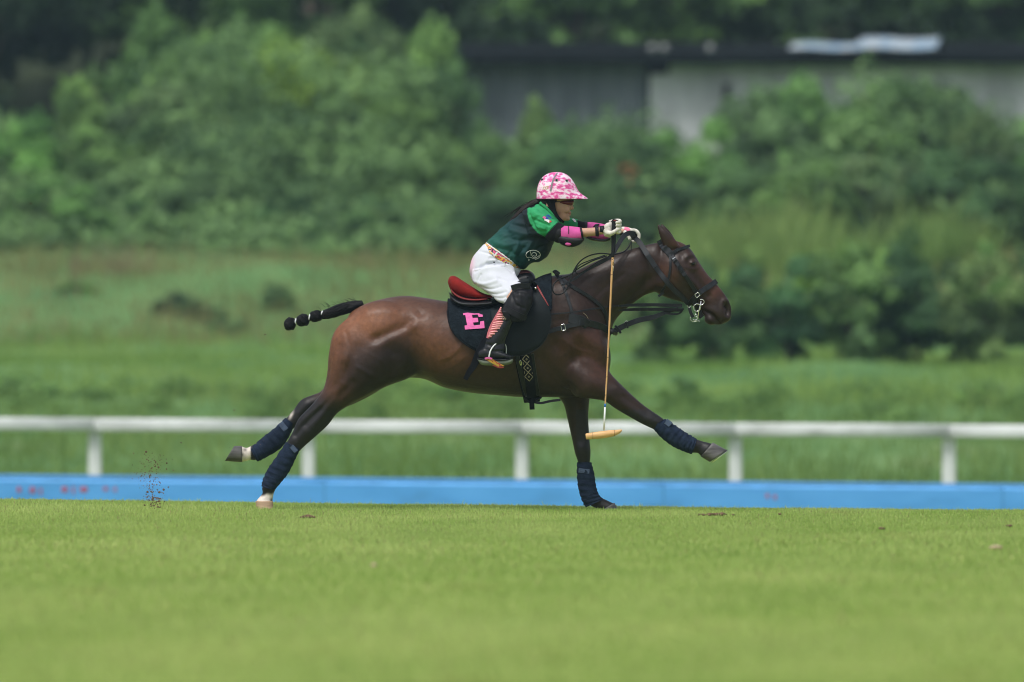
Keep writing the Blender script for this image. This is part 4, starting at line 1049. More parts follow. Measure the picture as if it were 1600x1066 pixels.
# ------------------------------------------------------------------ saddle cloth
def cloth_grid(cols, off, nang, far=True, flare=0.0):
    """cols: (px, py_bottom[, py_top]); wraps the back from one hem to the other"""
    K = cr([(c[0], c[1]) for c in cols], 5); V = []; nx = len(K)
    for x, yb in K:
        d = drape(x, yb, 0); X = d.x
        zc = P(x, 545, 0).z; a0 = math.atan2(d.z-zc, -d.y); C0 = Vector((X, 0, zc))
        a1 = math.pi-a0
        for i in range(nang):
            a = a0+(a1-a0)*i/(nang-1)
            dv = Vector((0, -math.cos(a), math.sin(a)))
            h = HB.ray_cast(C0+dv*1.0, -dv)
            p = h[0] if h[0] is not None else C0+dv*.28
            u = min(i, nang-1-i)/(nang-1)
            o = off+flare*max(0, 1-u*5)
            V.append(p+dv*o)
    V = np.array([tuple(v) for v in V]).reshape(nx, nang, 3)
    for _ in range(3):
        W = V.copy(); W[1:-1, 1:-1] = (V[:-2, 1:-1]+V[2:, 1:-1]+V[1:-1, :-2]+V[1:-1, 2:])/4; W[:, :, 0] = V[:, :, 0]
        V = W
    F_ = [(i*nang+j, (i+1)*nang+j, (i+1)*nang+j+1, i*nang+j+1) for i in range(nx-1) for j in range(nang-1)]
    return V.reshape(-1, 3), F_, V


pad = empty('saddle_cloth', (P(780, 470).x, 0, P(780, 470).z))
tag(pad, 'black quilted saddle cloth with a pink letter E under the red saddle', 'saddle cloth')
cols = [(699, 490), (702, 508), (709, 522), (718, 531), (730, 540), (745, 548), (760, 553), (780, 556), (800, 553), (820, 545), (840, 525), (852, 505), (862, 484)]
Vc, Fcc, G = cloth_grid(cols, .012, 60, flare=.010)
o = mk('pad', Vc, Fcc, M['cloth'], pad); solid(o, .008)
# bound edge along the hem and stitched quilting lines
hem = [Vector(G[i, 0]) for i in range(0, len(G), 2)]
mb = MB(); mb.add(tube([h+Vector((0, -.003, 0)) for h in hem], .0055, n=6, seg=2)); mb.obj('binding', M['girth'], pad)

def padpt(x, y, off):
    d = drape(x, y, .026+off); return d if d is not None else P(x, y, -.3)
# letter E, slab serif
E_ = [(723, 484.5), (753.5, 483), (754.5, 495), (748, 495.5), (746.5, 491.5), (737.5, 492), (738.5, 497), (746.5, 496.6), (747.5, 503.4), (739.3, 504), (740.2, 508.5),
      (750, 507.6), (750.5, 502.2), (756.3, 501.4), (757.2, 512.8), (726.5, 515), (726, 508.8), (730, 508.2), (727, 492.4), (723.8, 492.6)]
def poly_slab(pts, ptf, t=.003):
    bm = bmesh.new(); vs = [bm.verts.new(ptf(x, y)) for x, y in pts]
    f = bm.faces.new(vs); bmesh.ops.triangulate(bm, faces=[f])
    bmesh.ops.subdivide_edges(bm, edges=bm.edges, cuts=1)
    r = bmesh.ops.extrude_face_region(bm, geom=list(bm.faces))
    for v in [g_ for g_ in r['geom'] if isinstance(g_, bmesh.types.BMVert)]: v.co.y -= t
    V = [v.co.copy() for v in bm.verts]; bm.verts.index_update(); Fx = [tuple(v.index for v in f.verts) for f in bm.faces]; bm.free()
    return V, Fx
v, f = poly_slab(E_, lambda x, y: padpt(x, y, .004)); tag(mk('letter', v, f, M['felt_pink'], pad, smooth=False), 'pink felt letter E')

# ------------------------------------------------------------------ saddle
sad = empty('saddle', (P(765, 460).x, 0, P(765, 460).z))
tag(sad, 'black polo saddle with a red suede seat strapped on the bay pony', 'saddle')
seat = loft([(699.5, 440, 702, 449, .06, 0), (703, 432.5, 706, 456, .125, 0), (711, 431.5, 714, 462, .155, 0), (722, 438, 724, 466, .165, 0), (736, 447, 736, 468, .165, 0), (757, 459, 756, 468, .15, 0),
             (780, 462, 780, 468, .125, 0), (800, 452, 801, 464, .10, 0)], n=32, seg=6, power=2.6)
me_, V_, E2 = remesh([seat], .006, 4); setco(me_, V_); smooth_all(me_); link('seat', me_, M['redsuede'], sad)
lip = loft([(704.5, 450, 705.5, 459, .150, 0), (714, 459, 715, 467, .178, 0), (728, 464.5, 728, 471.5, .185, 0), (745, 466, 745, 472.5, .182, 0), (762, 464, 762, 471, .17, 0)], n=32, seg=5); mk('seat_edge', *lip, M['redtrim'], sad)
roll = loft([(702, 456, 703.5, 468, .14, 0), (706, 460, 708, 475, .19, 0), (718, 468, 718, 480, .215, 0), (733, 470, 733, 482, .225, 0), (752, 470, 752, 481, .225, 0), (775, 466, 775, 480, .22, 0),
             (800, 455, 800, 475, .20, 0), (822, 442, 822, 470, .185, 0), (836, 440, 838, 462, .16, 0)], n=32, seg=5, power=2.4); mk('panel', *roll, M['leather'], sad)
pom = loft([(796, 436, 798, 462, .09, 0), (806, 428, 808, 460, .10, 0), (816, 423.5, 819, 456, .095, 0), (826, 423, 829, 452, .09, 0), (834, 428, 836, 450, .075, 0), (837, 436, 839, 448, .05, 0)], n=28, seg=5); mk('pommel', *pom, M['leather'], sad)
ptop = loft([(806, 427, 807, 434, .06, 0), (815, 422.2, 816, 431, .065, 0), (825, 422.2, 825, 431, .062, 0), (832, 426, 831, 434, .05, 0)], n=20, seg=5); mk('pommel_cap', *ptop, M['darkred'], sad)
for s in (-1, 1):
    # flap: columns of pixels, draped well clear of the cloth
    FL = [(768, 466, 545), (785, 452, 553), (800, 444, 556), (816, 437, 556), (831, 437, 549.5), (845, 455, 540), (855, 475, 524), (860.5, 492, 506)]
    K = cr(FL, 4); nv = 14; VV = []
    for x, ya, yb in K:
        for j in range(nv):
            y = ya+(yb-ya)*j/(nv-1); d = drape(x, y, .034, s); VV.append(d if d is not None else P(x, y, .25*s))
    FF = [(i*nv+j, (i+1)*nv+j, (i+1)*nv+j+1, i*nv+j+1) for i in range(len(K)-1) for j in range(nv-1)]
    o = mk('flap', VV, FF, M['flapleather'], sad); solid(o, .007)
    fe = [(836, 441), (841, 450), (846, 459), (852, 469), (857, 478)]
    mk('red_piping', *ribbon([drape(x, y, .046, s) or P(x, y, .2*s) for x, y in fe], [.004, .010, .009, .007, .005], .004, face=(0, s, 0)), M['redtrim'], sad)
    ed = [(860.8, 494), (861, 504), (856, 523), (846, 539.5), (832, 549.5), (816, 556), (800, 556.5)]
    mk('edge_welt', *tube([drape(x, y, .041, s) or P(x, y, .25*s) for x, y in ed], .0022, n=5), M['strap'], sad)
mk('rivet', *pball(825, 433, -.098, 2, 2, .004), M['strap'], sad)
mk('keeper', *pball(836.5, 450.5, -.235, 2, 2.3, .006), M['steel'], sad)
# girth with woven diamond band
gp = [(817, 553), (821, 580), (826, 603), (830, 620)]
o = mk('girth', *ribbon([drape(x, y, .012) for x, y in gp]+[P(831, 626, 0), drape(830, 618, .012, 1), drape(824, 590, .012, 1), drape(817, 553, .012, 1)], .098, .008, seg=8), M['girth'], sad)
o = mk('girth_strap', *strap([(808, 556), (813, 580), (819, 604), (824, 619)], 7, .022, thick=.005), M['leather'], sad)
o = mk('girth_strap', *strap([(831, 553), (835, 580), (838, 600), (841, 617)], 6, .022, thick=.005), M['leather'], sad)
o = mk('overgirth', *strap([(820, 550), (824, 572), (828, 596), (831, 620)], 15, .030, thick=.004), M['girth'], sad)
zig = MB()
def dia(u, w):                                   # u along the band 0..1, w across -1..1
    x = 821.5+(826.5-821.5)*u*1.15; y = 552+44*u
    d = drape(x+w*6.4, y, .037); return d
def zl(a, b, wd=1.15):
    n = 3; pts = [dia(a[0]+(b[0]-a[0])*t/n, a[1]+(b[1]-a[1])*t/n) for t in range(n+1)]
    if all(p is not None for p in pts): zig.add(ribbon(pts, wd/S0, .0012, seg=1))
for k in range(3):
    u0 = k*.31+.06; u1 = u0+.155; u2 = u0+.31
    for s in (-1, 1):
        zl((u0, 0), (u1, s)); zl((u1, s), (u2, 0)); zl((u1-.035, 0), (u1, s*.2), .8); zl((u1, s*.2), (u1+.035, 0), .8)
        zl((u0-.05, s*.95), (u0+.045, s*.95), .8)
zig.obj('woven_pattern', M['tan_thread'], sad)
mk('girth_buckle', *tube([drape(x, y, .03) for x, y in ((812, 564), (814, 564), (815, 570), (813, 570))], .0022, n=6, closed=True), M['steel'], sad)
mk('girth_loop', *tube([P(819, 619, -.05), P(822, 625, -.06), P(829, 629, -.05), P(838, 625, -.04), P(846, 621, -.03)], .006, n=8), M['leather'], sad)
mk('strap_end', *ribbon([P(831, 620, -.05), P(831, 630, -.055), P(831.5, 640, -.05)], .030, .005), M['girth'], sad)
mk('belly_strap', *ribbon([P(833, 628, -.04), P(845, 630, -.05), P(860, 627, -.06), P(876, 625, -.07)], .015, .005, face=(0, -1, .2)), M['leather'], sad)
# stirrup leather, its loose end and the iron
mk('stirrup_leather', *ribbon([P(806, 450, -.265), P(797, 490, -.335), P(785, 525, -.36), P(781, 537, -.372)], .026, .004), M['leather'], sad)
mk('loose_strap', *ribbon([P(772, 510, -.325), P(762, 528, -.335), P(750, 548, -.335), P(741, 570, -.325), P(733, 582, -.315), P(727, 593, -.305)], [.05, .05, .046, .042, .034, .028], .004, seg=6), M['girth'], sad)
iron = MB(); IY = -.385
iron.add(tube([P(764, 559, IY-.035), P(766, 549, IY-.035), P(771, 541, IY-.022), P(777, 536, IY-.008), P(783, 534, IY), P(787, 536.5, IY+.02), P(790.5, 541, IY+.045), P(791, 550, IY+.055), P(790, 560, IY+.06)],
              [.0048, .0045, .0042, .004, .0055, .004, .0036, .0035, .004], n=8))
st = iron.obj('stirrup', M['white_enamel'], sad)
def quad_slab(pts, t):
    V = [Vector(p) for p in pts]; n = (V[1]-V[0]).cross(V[2]-V[1]).normalized()*t
    V += [p+n for p in V[:4]]
    return V, [(0, 1, 2, 3), (7, 6, 5, 4), (0, 4, 5, 1), (1, 5, 6, 2), (2, 6, 7, 3), (3, 7, 4, 0)]
tr = quad_slab([P(758, 561.5, IY-.05), P(768, 560.5, IY-.05), P(788, 572, IY-.045), P(779, 573.5, IY-.045)], .006)
mk('tread', *tr, M['tread'], st, smooth=False)
mk('tread_edge', *ribbon([P(757.5, 560.8, IY-.05), P(763, 559.4, IY-.05), P(769, 561, IY-.05)], .011, .003), M['felt_pink'], st)
mk('tread_edge', *ribbon([P(770, 570.5, IY-.054), P(780, 574.6, IY-.052), P(787.5, 574, IY-.05)], .007, .003), M['redtrim'], st)
# far stirrup and leather so that the saddle is whole
mk('stirrup_leather', *ribbon([P(806, 450, .265), P(797, 490, .335), P(785, 530, .36)], .026, .004, face=(0, 1, 0)), M['leather'], sad)
mk('stirrup', *tube([P(766, 559, .40), P(771, 541, .40), P(783, 532, .38), P(790, 541, .34), P(790, 560, .33), P(778, 563, .365)], .0045, n=8, closed=True), M['white_enamel'], sad)

# ------------------------------------------------------------------ breastplate and martingale
bp = empty('breastplate', (P(910, 500).x, 0, P(910, 500).z)); tag(bp, 'black leather breastplate with standing martingale across the pony\'s chest', 'breastplate')
mk('strap', *strap([(856, 519), (868, 515), (880, 512), (895, 508), (911, 505)], 7, .012), M['strap'], bp)
mk('shoulder_pad', *strap([(889, 497), (900, 499), (908, 501), (914, 505), (918, 508)], [13]*1 and 15, .010, thick=.006), M['strap'], bp)
mk('chest_band', *strap([(905, 503), (920, 505), (935, 509), (948, 515), (957, 519)], 11, .014), M['strap'], bp)
mk('chest_band', *tube([P(955, 518, -.10), P(961, 520, -.05), P(962, 521, 0), P(961, 520, .05), P(955, 518, .10)], .014, n=8), M['strap'], bp)
mk('wither_strap', *strap([(868, 428), (878, 442), (885, 460), (891, 478), (896, 495)], 4.6, .010), M['strap'], bp)
mk('wither_strap', *strap([(876, 434), (892, 446), (912, 458), (930, 470), (942, 482), (948, 496), (950, 508)], 5.4, .012), M['strap'], bp)
mk('side_strap', *strap([(856, 491), (875, 490), (892, 488), (905, 486.5), (925, 483), (942, 481)], 2.4, .012), M['strap'], bp)
mk('loop', *tube([drape(x, y, .02) for x, y in ((911, 489), (916, 493), (919, 498))], .0016, n=6), M['tan_thread'], bp)
mk('wither_patch', *strap([(865, 427), (868, 424.5), (874, 429)], 6, .012, thick=.01), M['leather'], bp)
def buckle(x, y, w, h, ang, y3, parent, r=.0019):
    ca, sa = math.cos(R(ang)), math.sin(R(ang))
    pts = [P(x+a*ca-b*sa, y+a*sa+b*ca, y3) for a, b in ((-w, -h), (w, -h), (w, h), (-w, h))]
    K = []
    for i in range(4): K += [pts[i], pts[i]*.5+pts[(i+1) % 4]*.5]
    return mk('buckle', *tube(K, r, n=6, seg=2, closed=True), M['steel'], parent)
dd = drape(880, 512, .022); buckle(880, 511.7, 3, 4.6, -12, dd.y, bp)
mk('martingale', *ribbon([P(956, 520, -.06), P(968, 513, -.055), P(983, 506, -.05), P(1000, 500, -.045), P(1020, 496, -.04), P(1040, 488.5, -.035), P(1060, 482.5, -.03)], [.034, .034, .032, .032, .030, .022, .020], .007, seg=6), M['strap'], bp)
mk('martingale_keeper', *ribbon([P(961, 509, -.07), P(966, 514, -.07), P(970, 521, -.07)], .014, .006), M['leather'], bp)
mk('martingale_keeper', *ribbon([P(977, 503, -.065), P(979, 507, -.065), P(981, 513, -.065)], .012, .006), M['leather'], bp)
mk('buckle', *tube([P(975, 505, -.065), P(979, 501.5, -.065), P(981, 503, -.065)], .0018, n=6), M['steel'], bp)
mk('martingale_fork', *ribbon([P(1038, 489.5, -.04), P(1052, 491, -.04), P(1062, 489.5, -.04), P(1068, 482, -.045)], .011, .004), M['strap'], bp)

# ------------------------------------------------------------------ bridle
br = empty('bridle', (P(1060, 430).x, 0, P(1060, 430).z)); tag(br, 'black double-rein polo bridle with silver bit on the pony\'s head', 'bridle')
mk('crownpiece', *strap([(1030.5, 375), (1036, 384), (1044, 393), (1050, 401)], 10.5, .006), M['strap'], br)
mk('browband', *strap([(1049, 397), (1058, 391), (1068, 387.5), (1078, 384)], 4.6, .007), M['strap'], br)
mk('cheekpiece', *strap([(1050, 400), (1060, 414), (1071, 431), (1081, 446), (1089, 459)], 6.2, .008), M['strap'], br)
mk('cheek_billet', *strap([(1050, 401), (1057, 411), (1064, 422), (1070, 431)], 5.2, .015, thick=.005), M['strap'], br)
for x, y in ((1055, 408), (1061, 416.5), (1065, 423)):
    mk('keeper', *strap([(x-2.6, y+1.7), (x, y), (x+2.6, y-1.7)], 2.4, .021, thick=.004), M['leather'], br)
mk('keeper', *strap([(1050.5, 405), (1053, 403.3), (1055, 402)], 1.2, .021, thick=.003), M['steel'], br)
mk('throatlatch', *strap([(1047, 397), (1047.5, 412), (1046, 428), (1041, 444), (1033, 457)], 3.6, .006), M['strap'], br)
mk('strap_end', *ribbon([P(1037, 457, -.05), P(1032, 461, -.05), P(1028.5, 463, -.05)], .016, .006), M['leather'], br)
mk('noseband', *strap([(1120, 439), (1110, 446), (1100, 452.5), (1091, 459)], 8.2, .008, thick=.005), M['strap'], br)
mk('noseband', *strap([(1091, 459), (1083, 467), (1077, 476)], 7, .006, thick=.004), M['leather'], br)
q = drape(1090, 461, .022).y
buckle(1089.6, 461, 3.3, 2.8, -38, q, br, .0022)
mk('buckle', *tube([P(1081, 455, q+.01), P(1085, 451.8, q+.005), P(1089, 456, q)], .0018, n=6), M['strap'], br)
mk('bit_strap', *strap([(1090, 462), (1087, 470), (1089, 478), (1093, 490), (1097, 496)], 9, .006, thick=.006), M['leather'], br)
# bit
BY = q-.012
def ring(cx, cy, r_, rad, a0=0, a1=360, name='bit_ring', n=12):
    pts = [P(cx+r_*math.cos(R(a0+(a1-a0)*i/n)), cy+r_*math.sin(R(a0+(a1-a0)*i/n)), BY) for i in range(n+(0 if a1-a0 == 360 else 1))]
    return mk(name, *tube(pts, rad, n=7, seg=2, closed=(a1-a0 == 360)), M['steel'], br)
ring(1096, 472, 4.2, .0021, -110, 110); ring(1089, 481, 5.6, .0022, -10, 250)
mk('bit_shank', *tube([P(1095.5, 471, BY), P(1094, 478, BY-.004), P(1091.5, 488, BY-.004), P(1090, 497, BY), P(1087, 500.5, BY), P(1083, 499.5, BY)], [.003, .0042, .003, .0028, .0024, .0022], n=8), M['steel'], br)
mk('bit_cheek', *tube([P(1087, 475, BY), P(1092, 475.5, BY), P(1096, 477.5, BY)], .0024, n=7), M['steel'], br)
ring(1087.5, 493.5, 2, .0016); ring(1077, 478, 2.4, .0016, 0, 200, 'rein_buckle')
mk('curb_chain', *tube([P(1079, 496, BY+.01), P(1078.5, 499, BY+.01), P(1083, 502.5, BY+.01), P(1092, 501.5, BY+.01), P(1093, 503, BY+.01)], .0018, n=6), M['steel'], br)
mk('curb_strap', *ribbon([P(1077, 480, -.065), P(1079, 488, -.07), P(1083, 496, -.07)], .020, .006), M['leather'], br)
# reins: hand -> bit, bight behind the hand, draw reins to the chest
HYf = .03                                       # depth of the left hand
mk('rein', *strap([(993, 373, -.02), (1000, 380, -.05), (1012, 399, -.115), (1024, 417, -.125)], 8, .01, thick=.005), M['strap'], br)
mk('rein', *strap([(1022, 414), (1036, 433), (1052, 452), (1064, 463), (1078, 477)], 7.8, .010, thick=.005), M['strap'], br)
mk('rein', *ribbon([P(999, 378, .05), P(1014, 400, .13), P(1040, 436, .14), P(1078, 477, .10)], .022, .004, face=(0, 1, 0)), M['strap'], br)
mk('rein_bight', *ribbon([P(992, 366, -.03), P(983, 364.5, -.05), P(974, 370, -.08), P(965, 384, -.12), P(955, 400, -.15), P(940, 410, -.15), P(918, 422, -.15), P(896, 437, -.17), P(878, 446, -.20)], [.030, .030, .028, .026, .024, .018, .014, .014, .012], .005, seg=6), M['strap'], br)
mk('rein_loop', *tube([P(986, 378, -.04), P(981, 388, -.07), P(972, 395, -.11), P(957, 397.5, -.15), P(938, 396, -.17), P(920, 400, -.18), P(906, 409, -.19), P(896, 424, -.20), P(890, 440, -.21), P(885, 452, -.22), P(878, 459, -.225), P(868, 460, -.235),
                       P(863.5, 453, -.24), P(866, 443, -.235), P(875, 436, -.21), P(890, 430, -.19), P(903, 420, -.18), P(925, 408, -.17), P(948, 400, -.16)], .0042, n=7), M['leather'], br)
mk('rein_loop', *tube([P(948, 402, -.145), P(930, 412, -.15), P(912, 424, -.16), P(903, 428, -.165), P(899, 423, -.165), P(906, 414, -.16), P(922, 407, -.155), P(945, 399, -.15)], .0034, n=7), M['strap'], br)
mk('rein_tassel', *tube([P(986.5, 376, -.03), P(986.7, 384, -.03), P(987, 391, -.04)], .0017, n=5), M['leather'], br)
for yy, nm in ((476.8, -.075), (483.7, -.055)):
    mk('draw_rein', *ribbon([P(966, yy+1.5, nm-.045), P(990, yy, nm-.01), P(1025, yy-.3, nm+.01), P(1066, yy+1, nm+.005)], [.010, .019, .020, .020], .004), M['leather'], br)
mk('draw_rein', *strap([(900, 487), (925, 484), (945, 480), (966, 477.5)], 1.4, .012, thick=.002), M['strap'], br)

# ------------------------------------------------------------------ rider
rider = empty('person', (P(775, 440).x, 0, P(775, 440).z))
tag(rider, 'polo player in pink camouflage helmet and green shirt leaning forward over the galloping pony', 'person')
AY = -.165
def arm(pts, w, yc):                              # pts (x1,y1,x2,y2,y)
    return loft([(a, b, c, d, ww, yy) for (a, b, c, d, yy), ww in zip(pts, w)], seg=5, n=20)
# --- body: one continuous surface
bd = []
bd.append(loft([(750, 392, 800, 430, .13, 0), (762, 380, 814, 416, .125, 0), (776, 368, 826, 405, .120, 0), (792, 353, 843, 396, .128, 0), (810, 338, 860, 378, .140, 0), (826, 328, 872, 360, .14, 0), (840, 322, 874, 350, .085, 0), (848, 318, 873, 340, .055, 0), (851, 308, 876, 334, .052, 0)], n=28))
bd += [pball(868, 303, 0, 27, 27, .078), pball(874, 322, 0, 18.5, 17, .062), pball(878, 335, 0, 10.5, 9, .042)]
bd.append(loft([(894, 309, 872, 309, .05, 0), (895.5, 314, 872, 316, .055, 0), (893, 319, 870, 324, .055, 0), (892, 326, 868, 330, .052, 0), (889.5, 331, 868, 335, .045, 0), (889.6, 336, 868, 340, .04, 0), (888.5, 341, 870, 344, .034, 0), (884, 345, 872, 346, .022, 0)], n=22))
bd += [pball(893.2, 325, 0, 3.6, 3.2, .013), pball(892.5, 321, 0, 2.6, 4.6, .009, -.35), pball(890.6, 332.2, 0, 2.4, 1.7, .018), pball(890, 335.6, 0, 2.3, 1.7, .016), pball(886.5, 341.5, 0, 4.2, 3.8, .02)]
for s in (-1, 1): bd += [pball(856, 319, s*.074, 3.6, 5.5, .010, .2), pball(885, 327, s*.036, 6, 6, .016)]
bd.append(arm([(834, 340, 842, 360, AY+.02), (854, 346, 860, 364, AY-.02), (876, 353, 880, 371, AY-.035), (893, 354, 893, 375, AY-.05), (908, 356.5, 910, 371, AY-.07), (930, 355.5, 930, 368.5, AY-.11), (944, 355, 944, 366, AY-.125), (951, 356, 951, 364, AY-.125)],
              [.045, .042, .036, .037, .033, .028, .024, .018], AY))
bd.append(arm([(846, 332, 848, 356, .13), (876, 340, 880, 360, .17), (905, 346, 907, 362, .16), (930, 350, 932, 370, .14), (948, 352, 952, 368, .10), (968, 356, 970, 366, .06), (978, 358, 979, 366, .045)], [.05, .045, .040, .036, .030, .023, .018], .13))
for s in (-1, 1):
    bd.append(loft([(800, 418, 740, 424, .10, s*.09), (800, 424, 746, 442, .085, s*.14), (808, 436, 764, 458, .075, s*.20), (818, 450, 783, 472, .062, s*.28), (822, 464, 796, 482, .052, s*.315), (810, 490, 786, 494, .046, s*.335), (795, 515, 770, 514, .040, s*.35), (785, 538, 765, 536, .032, s*.36), (778, 552, 762, 550, .035, s*.365)], seg=5, n=22))
    bd.append(loft([(754, 550, 754, 560, .022, s*.365), (773, 550, 773, 560, .026, s*.37), (792, 556, 792, 561, .020, s*.378)], n=16))
me_, V_, Eb = remesh(bd, .0042, 3); 
V_ = sculpt(me_, V_, [([(886, 316), (893, 317)], 1.5, -.004), ([(884.5, 333.8), (891, 334)], .9, -.004), ([(856, 319)], 2, -.004)])
smooth_all(me_)
link('body', me_, M['skin'], rider)
mk('lips', *loft([(885, 333.6, 885, 334.6, .016, 0), (889, 331.6, 889, 336.4, .016, 0), (892, 332.3, 891.5, 335.8, .010, 0)], n=14), M['lips'], rider)

# --- hair and ponytail
hr = [loft([(838, 306, 868, 306, .074, 0), (841, 313, 863, 316, .070, 0), (845, 320, 860, 322, .056, 0), (849, 327, 860, 328, .045, 0)], n=22, seg=5)]
hr.append(loft([(846, 308, 850, 318, .03, 0), (838, 310.5, 843, 319, .032, 0), (828, 315, 834, 325, .034, -.005), (816, 323, 823, 333, .032, -.01), (806, 333, 812, 341, .024, -.015), (797, 343.5, 800, 348, .010, -.02), (793, 349, 794, 350.5, .003, -.02)], n=18, seg=6, mod=lambda u, t: 1+.10*math.sin(7*t+9*u)))
hr += [pball(862, 313, -.066, 9, 5.5, .014), pball(862, 313, .066, 9, 5.5, .014), pball(856, 325, -.052, 6, 9, .018, .5)]
me_, V_, Eb = remesh(hr, .0045, 2); setco(me_, V_); smooth_all(me_); ho = link('hair', me_, M['hair'], rider)
fl = MB()
for k in range(24):
    a = random.uniform(0, 1); x0 = 842-30*a; y0 = 311+13*a+random.uniform(-2, 2); yy = random.uniform(-.03, .02)
    fl.add(tube([P(x0, y0, yy), P(x0-9, y0+5+random.uniform(-3, 1), yy), P(x0-20-random.uniform(0, 8), y0+15+random.uniform(-3, 5), yy)], [.0014, .0011, .0005], n=4, seg=3))
for k in range(8): fl.add(tube([P(846+k*.8, 311, -.07), P(848+k, 318, -.078), P(850+k*.5, 326+k % 3, -.07)], [.002, .002, .0006], n=4, seg=3))
tag(fl.obj('loose_hair', M['hair'], ho), kind='stuff')

# --- jersey
js = [loft([(758, 380, 812, 419, .142, 0), (764, 374, 820, 421, .148, 0), (774, 365, 830, 412, .150, 0), (783, 357, 845, 409, .150, 0), (797, 345, 857, 398, .152, 0), (812, 333, 865, 380, .158, 0), (824, 326.5, 872, 366, .160, 0), (834, 321, 876, 356, .12, 0), (841, 318, 876, 347, .08, 0)], n=36, seg=6, power=2.2)]
js.append(loft([(815, 330, 830, 378, .07, -.10), (828, 324, 838, 372, .075, AY+.03), (842, 328, 846, 371, .07, AY-.005), (858, 340, 852, 369, .058, AY-.02), (872, 347.5, 851.5, 369, .056, AY-.03)], n=24, seg=5))
js.append(loft([(830, 330, 845, 372, .07, .10), (850, 331, 850, 366, .07, .14), (875, 337, 876, 364, .062, .17), (903, 343.5, 902, 364, .055, .165)], n=24, seg=5))
me_, V_, Eb = remesh(js, .0048, 6)
fold = [([(772, 378), (790, 384), (808, 380)], 3, .004), ([(775, 388), (795, 392), (812, 402)], 2.4, -.004), ([(790, 372), (810, 376), (830, 372)], 3, -.005), ([(797, 360), (820, 366), (842, 364)], 3, .005), ([(800, 350), (820, 356), (836, 352)], 2.5, -.004),
        ([(806, 408), (804, 396), (810, 384)], 2.6, .006), ([(812, 414), (811, 400), (818, 388)], 2.2, -.006), ([(820, 408), (822, 394), (830, 380)], 2.6, .005), ([(830, 404), (838, 392), (850, 384)], 2.6, -.004),
        ([(793, 402), (799, 392)], 2, -.004), ([(828, 335), (832, 348), (840, 360)], 1.5, -.006), ([(834, 332), (846, 338), (856, 342)], 2, .004), ([(832, 342), (846, 348), (858, 352)], 1.8, -.005), ([(836, 352), (850, 358)], 1.8, .005),
        ([(842, 362), (852, 362)], 1.5, -.004), ([(845, 325), (856, 332), (866, 344)], 1.6, .003), ([(841, 370), (856, 376), (862, 388)], 3, -.004), ([(785, 366), (796, 378)], 3, .003)]
V_ = sculpt(me_, V_, [(p_, g__*.9, a_*1.7) for p_, g__, a_ in fold])
setco(me_, V_)
def wr(V, sc_, am):
    N = normals(me_); n = np.array([mnoise.noise(Vector((v[0]*sc_+v[2]*sc_*.6, v[1]*sc_*.6, v[2]*sc_*1.6-v[0]*sc_*.6))) for v in V]); return V+N*(n*am)[:, None]
V_ = wr(V_, 17, .006); V_ = wr(V_, 38, .002); setco(me_, V_)
x_, y_ = to_px(V_)
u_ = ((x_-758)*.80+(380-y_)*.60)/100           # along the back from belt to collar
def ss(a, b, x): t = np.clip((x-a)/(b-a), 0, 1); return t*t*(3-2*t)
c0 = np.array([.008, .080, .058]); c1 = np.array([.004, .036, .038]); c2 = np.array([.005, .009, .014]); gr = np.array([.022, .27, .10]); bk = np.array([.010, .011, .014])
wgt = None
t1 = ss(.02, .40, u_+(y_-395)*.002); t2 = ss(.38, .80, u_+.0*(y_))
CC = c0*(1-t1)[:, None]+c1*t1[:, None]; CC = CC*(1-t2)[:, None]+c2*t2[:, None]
# sleeves and collar are green, edged by an arc
near = V_[:, 1] < -.06
arc = np.hypot((x_-870)/46, (y_-330)/44)
slv = near & (x_ > 824+np.clip((y_-340), 0, 40)*.35) & (arc < 1.0) & (x_ > 824)
col_ = (x_ > 836) & (y_ < 330+(x_-836)*.9) 
fars = (V_[:, 1] > .05) & (x_ > 868)
front = (V_[:, 1] > -.06) & (x_ > 866)
gsel = slv | col_ | fars | front
wg = gsel.astype(float)
for _ in range(3): wg = (wg+(np.bincount(Eb[:, 0], wg[Eb[:, 1]], len(wg))+np.bincount(Eb[:, 1], wg[Eb[:, 0]], len(wg)))/np.bincount(Eb.ravel(), minlength=len(wg)).clip(1))/2
wg = np.clip((wg-.5)*2.2+.5, 0, 1)[:, None]; CC = CC*(1-wg)+gr*wg
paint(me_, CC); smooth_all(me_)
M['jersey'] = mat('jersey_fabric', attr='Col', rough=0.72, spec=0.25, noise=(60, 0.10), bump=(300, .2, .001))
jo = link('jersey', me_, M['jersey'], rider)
JB = BVHTree.FromPolygons([tuple(v) for v in V_], [tuple(p.vertices) for p in me_.polygons])
def onj(x, y, off=.003):
    p = P(x, y, -.15); h = JB.ray_cast(Vector((p.x, -2, p.z)), Vector((0, 1, 0)))
    q = P(x, y, h[0].y if h[0] is not None else -.15); q.y -= off; return q
mk('collar', *tube([P(844, 317, -.062), P(850, 322, -.075), P(857, 329, -.077), P(864, 337, -.07), P(872, 345, -.04), P(878, 348, 0), P(872, 345, .04)], [.010, .011, .010, .010, .009, .008, .008], n=8), M['sleeve'], jo)
emb = MB()
emb.add(ribbon([onj(833+11.2*math.cos(a), 398.5+7.4*math.sin(a)) for a in np.linspace(R(-205), R(75), 18)], .0032, .001, seg=1))
emb.add(ribbon([onj(x, y) for x, y in ((828.5, 393), (829.5, 396), (829.8, 399.5))], .0032, .001, seg=2))
emb.add(ribbon([onj(x, y) for x, y in ((833, 399.5), (836.5, 400.5), (838.5, 398), (836, 395), (832, 395.5), (831, 398.5), (833.5, 402.5), (839, 402), (843, 399))], .0030, .001, seg=3))
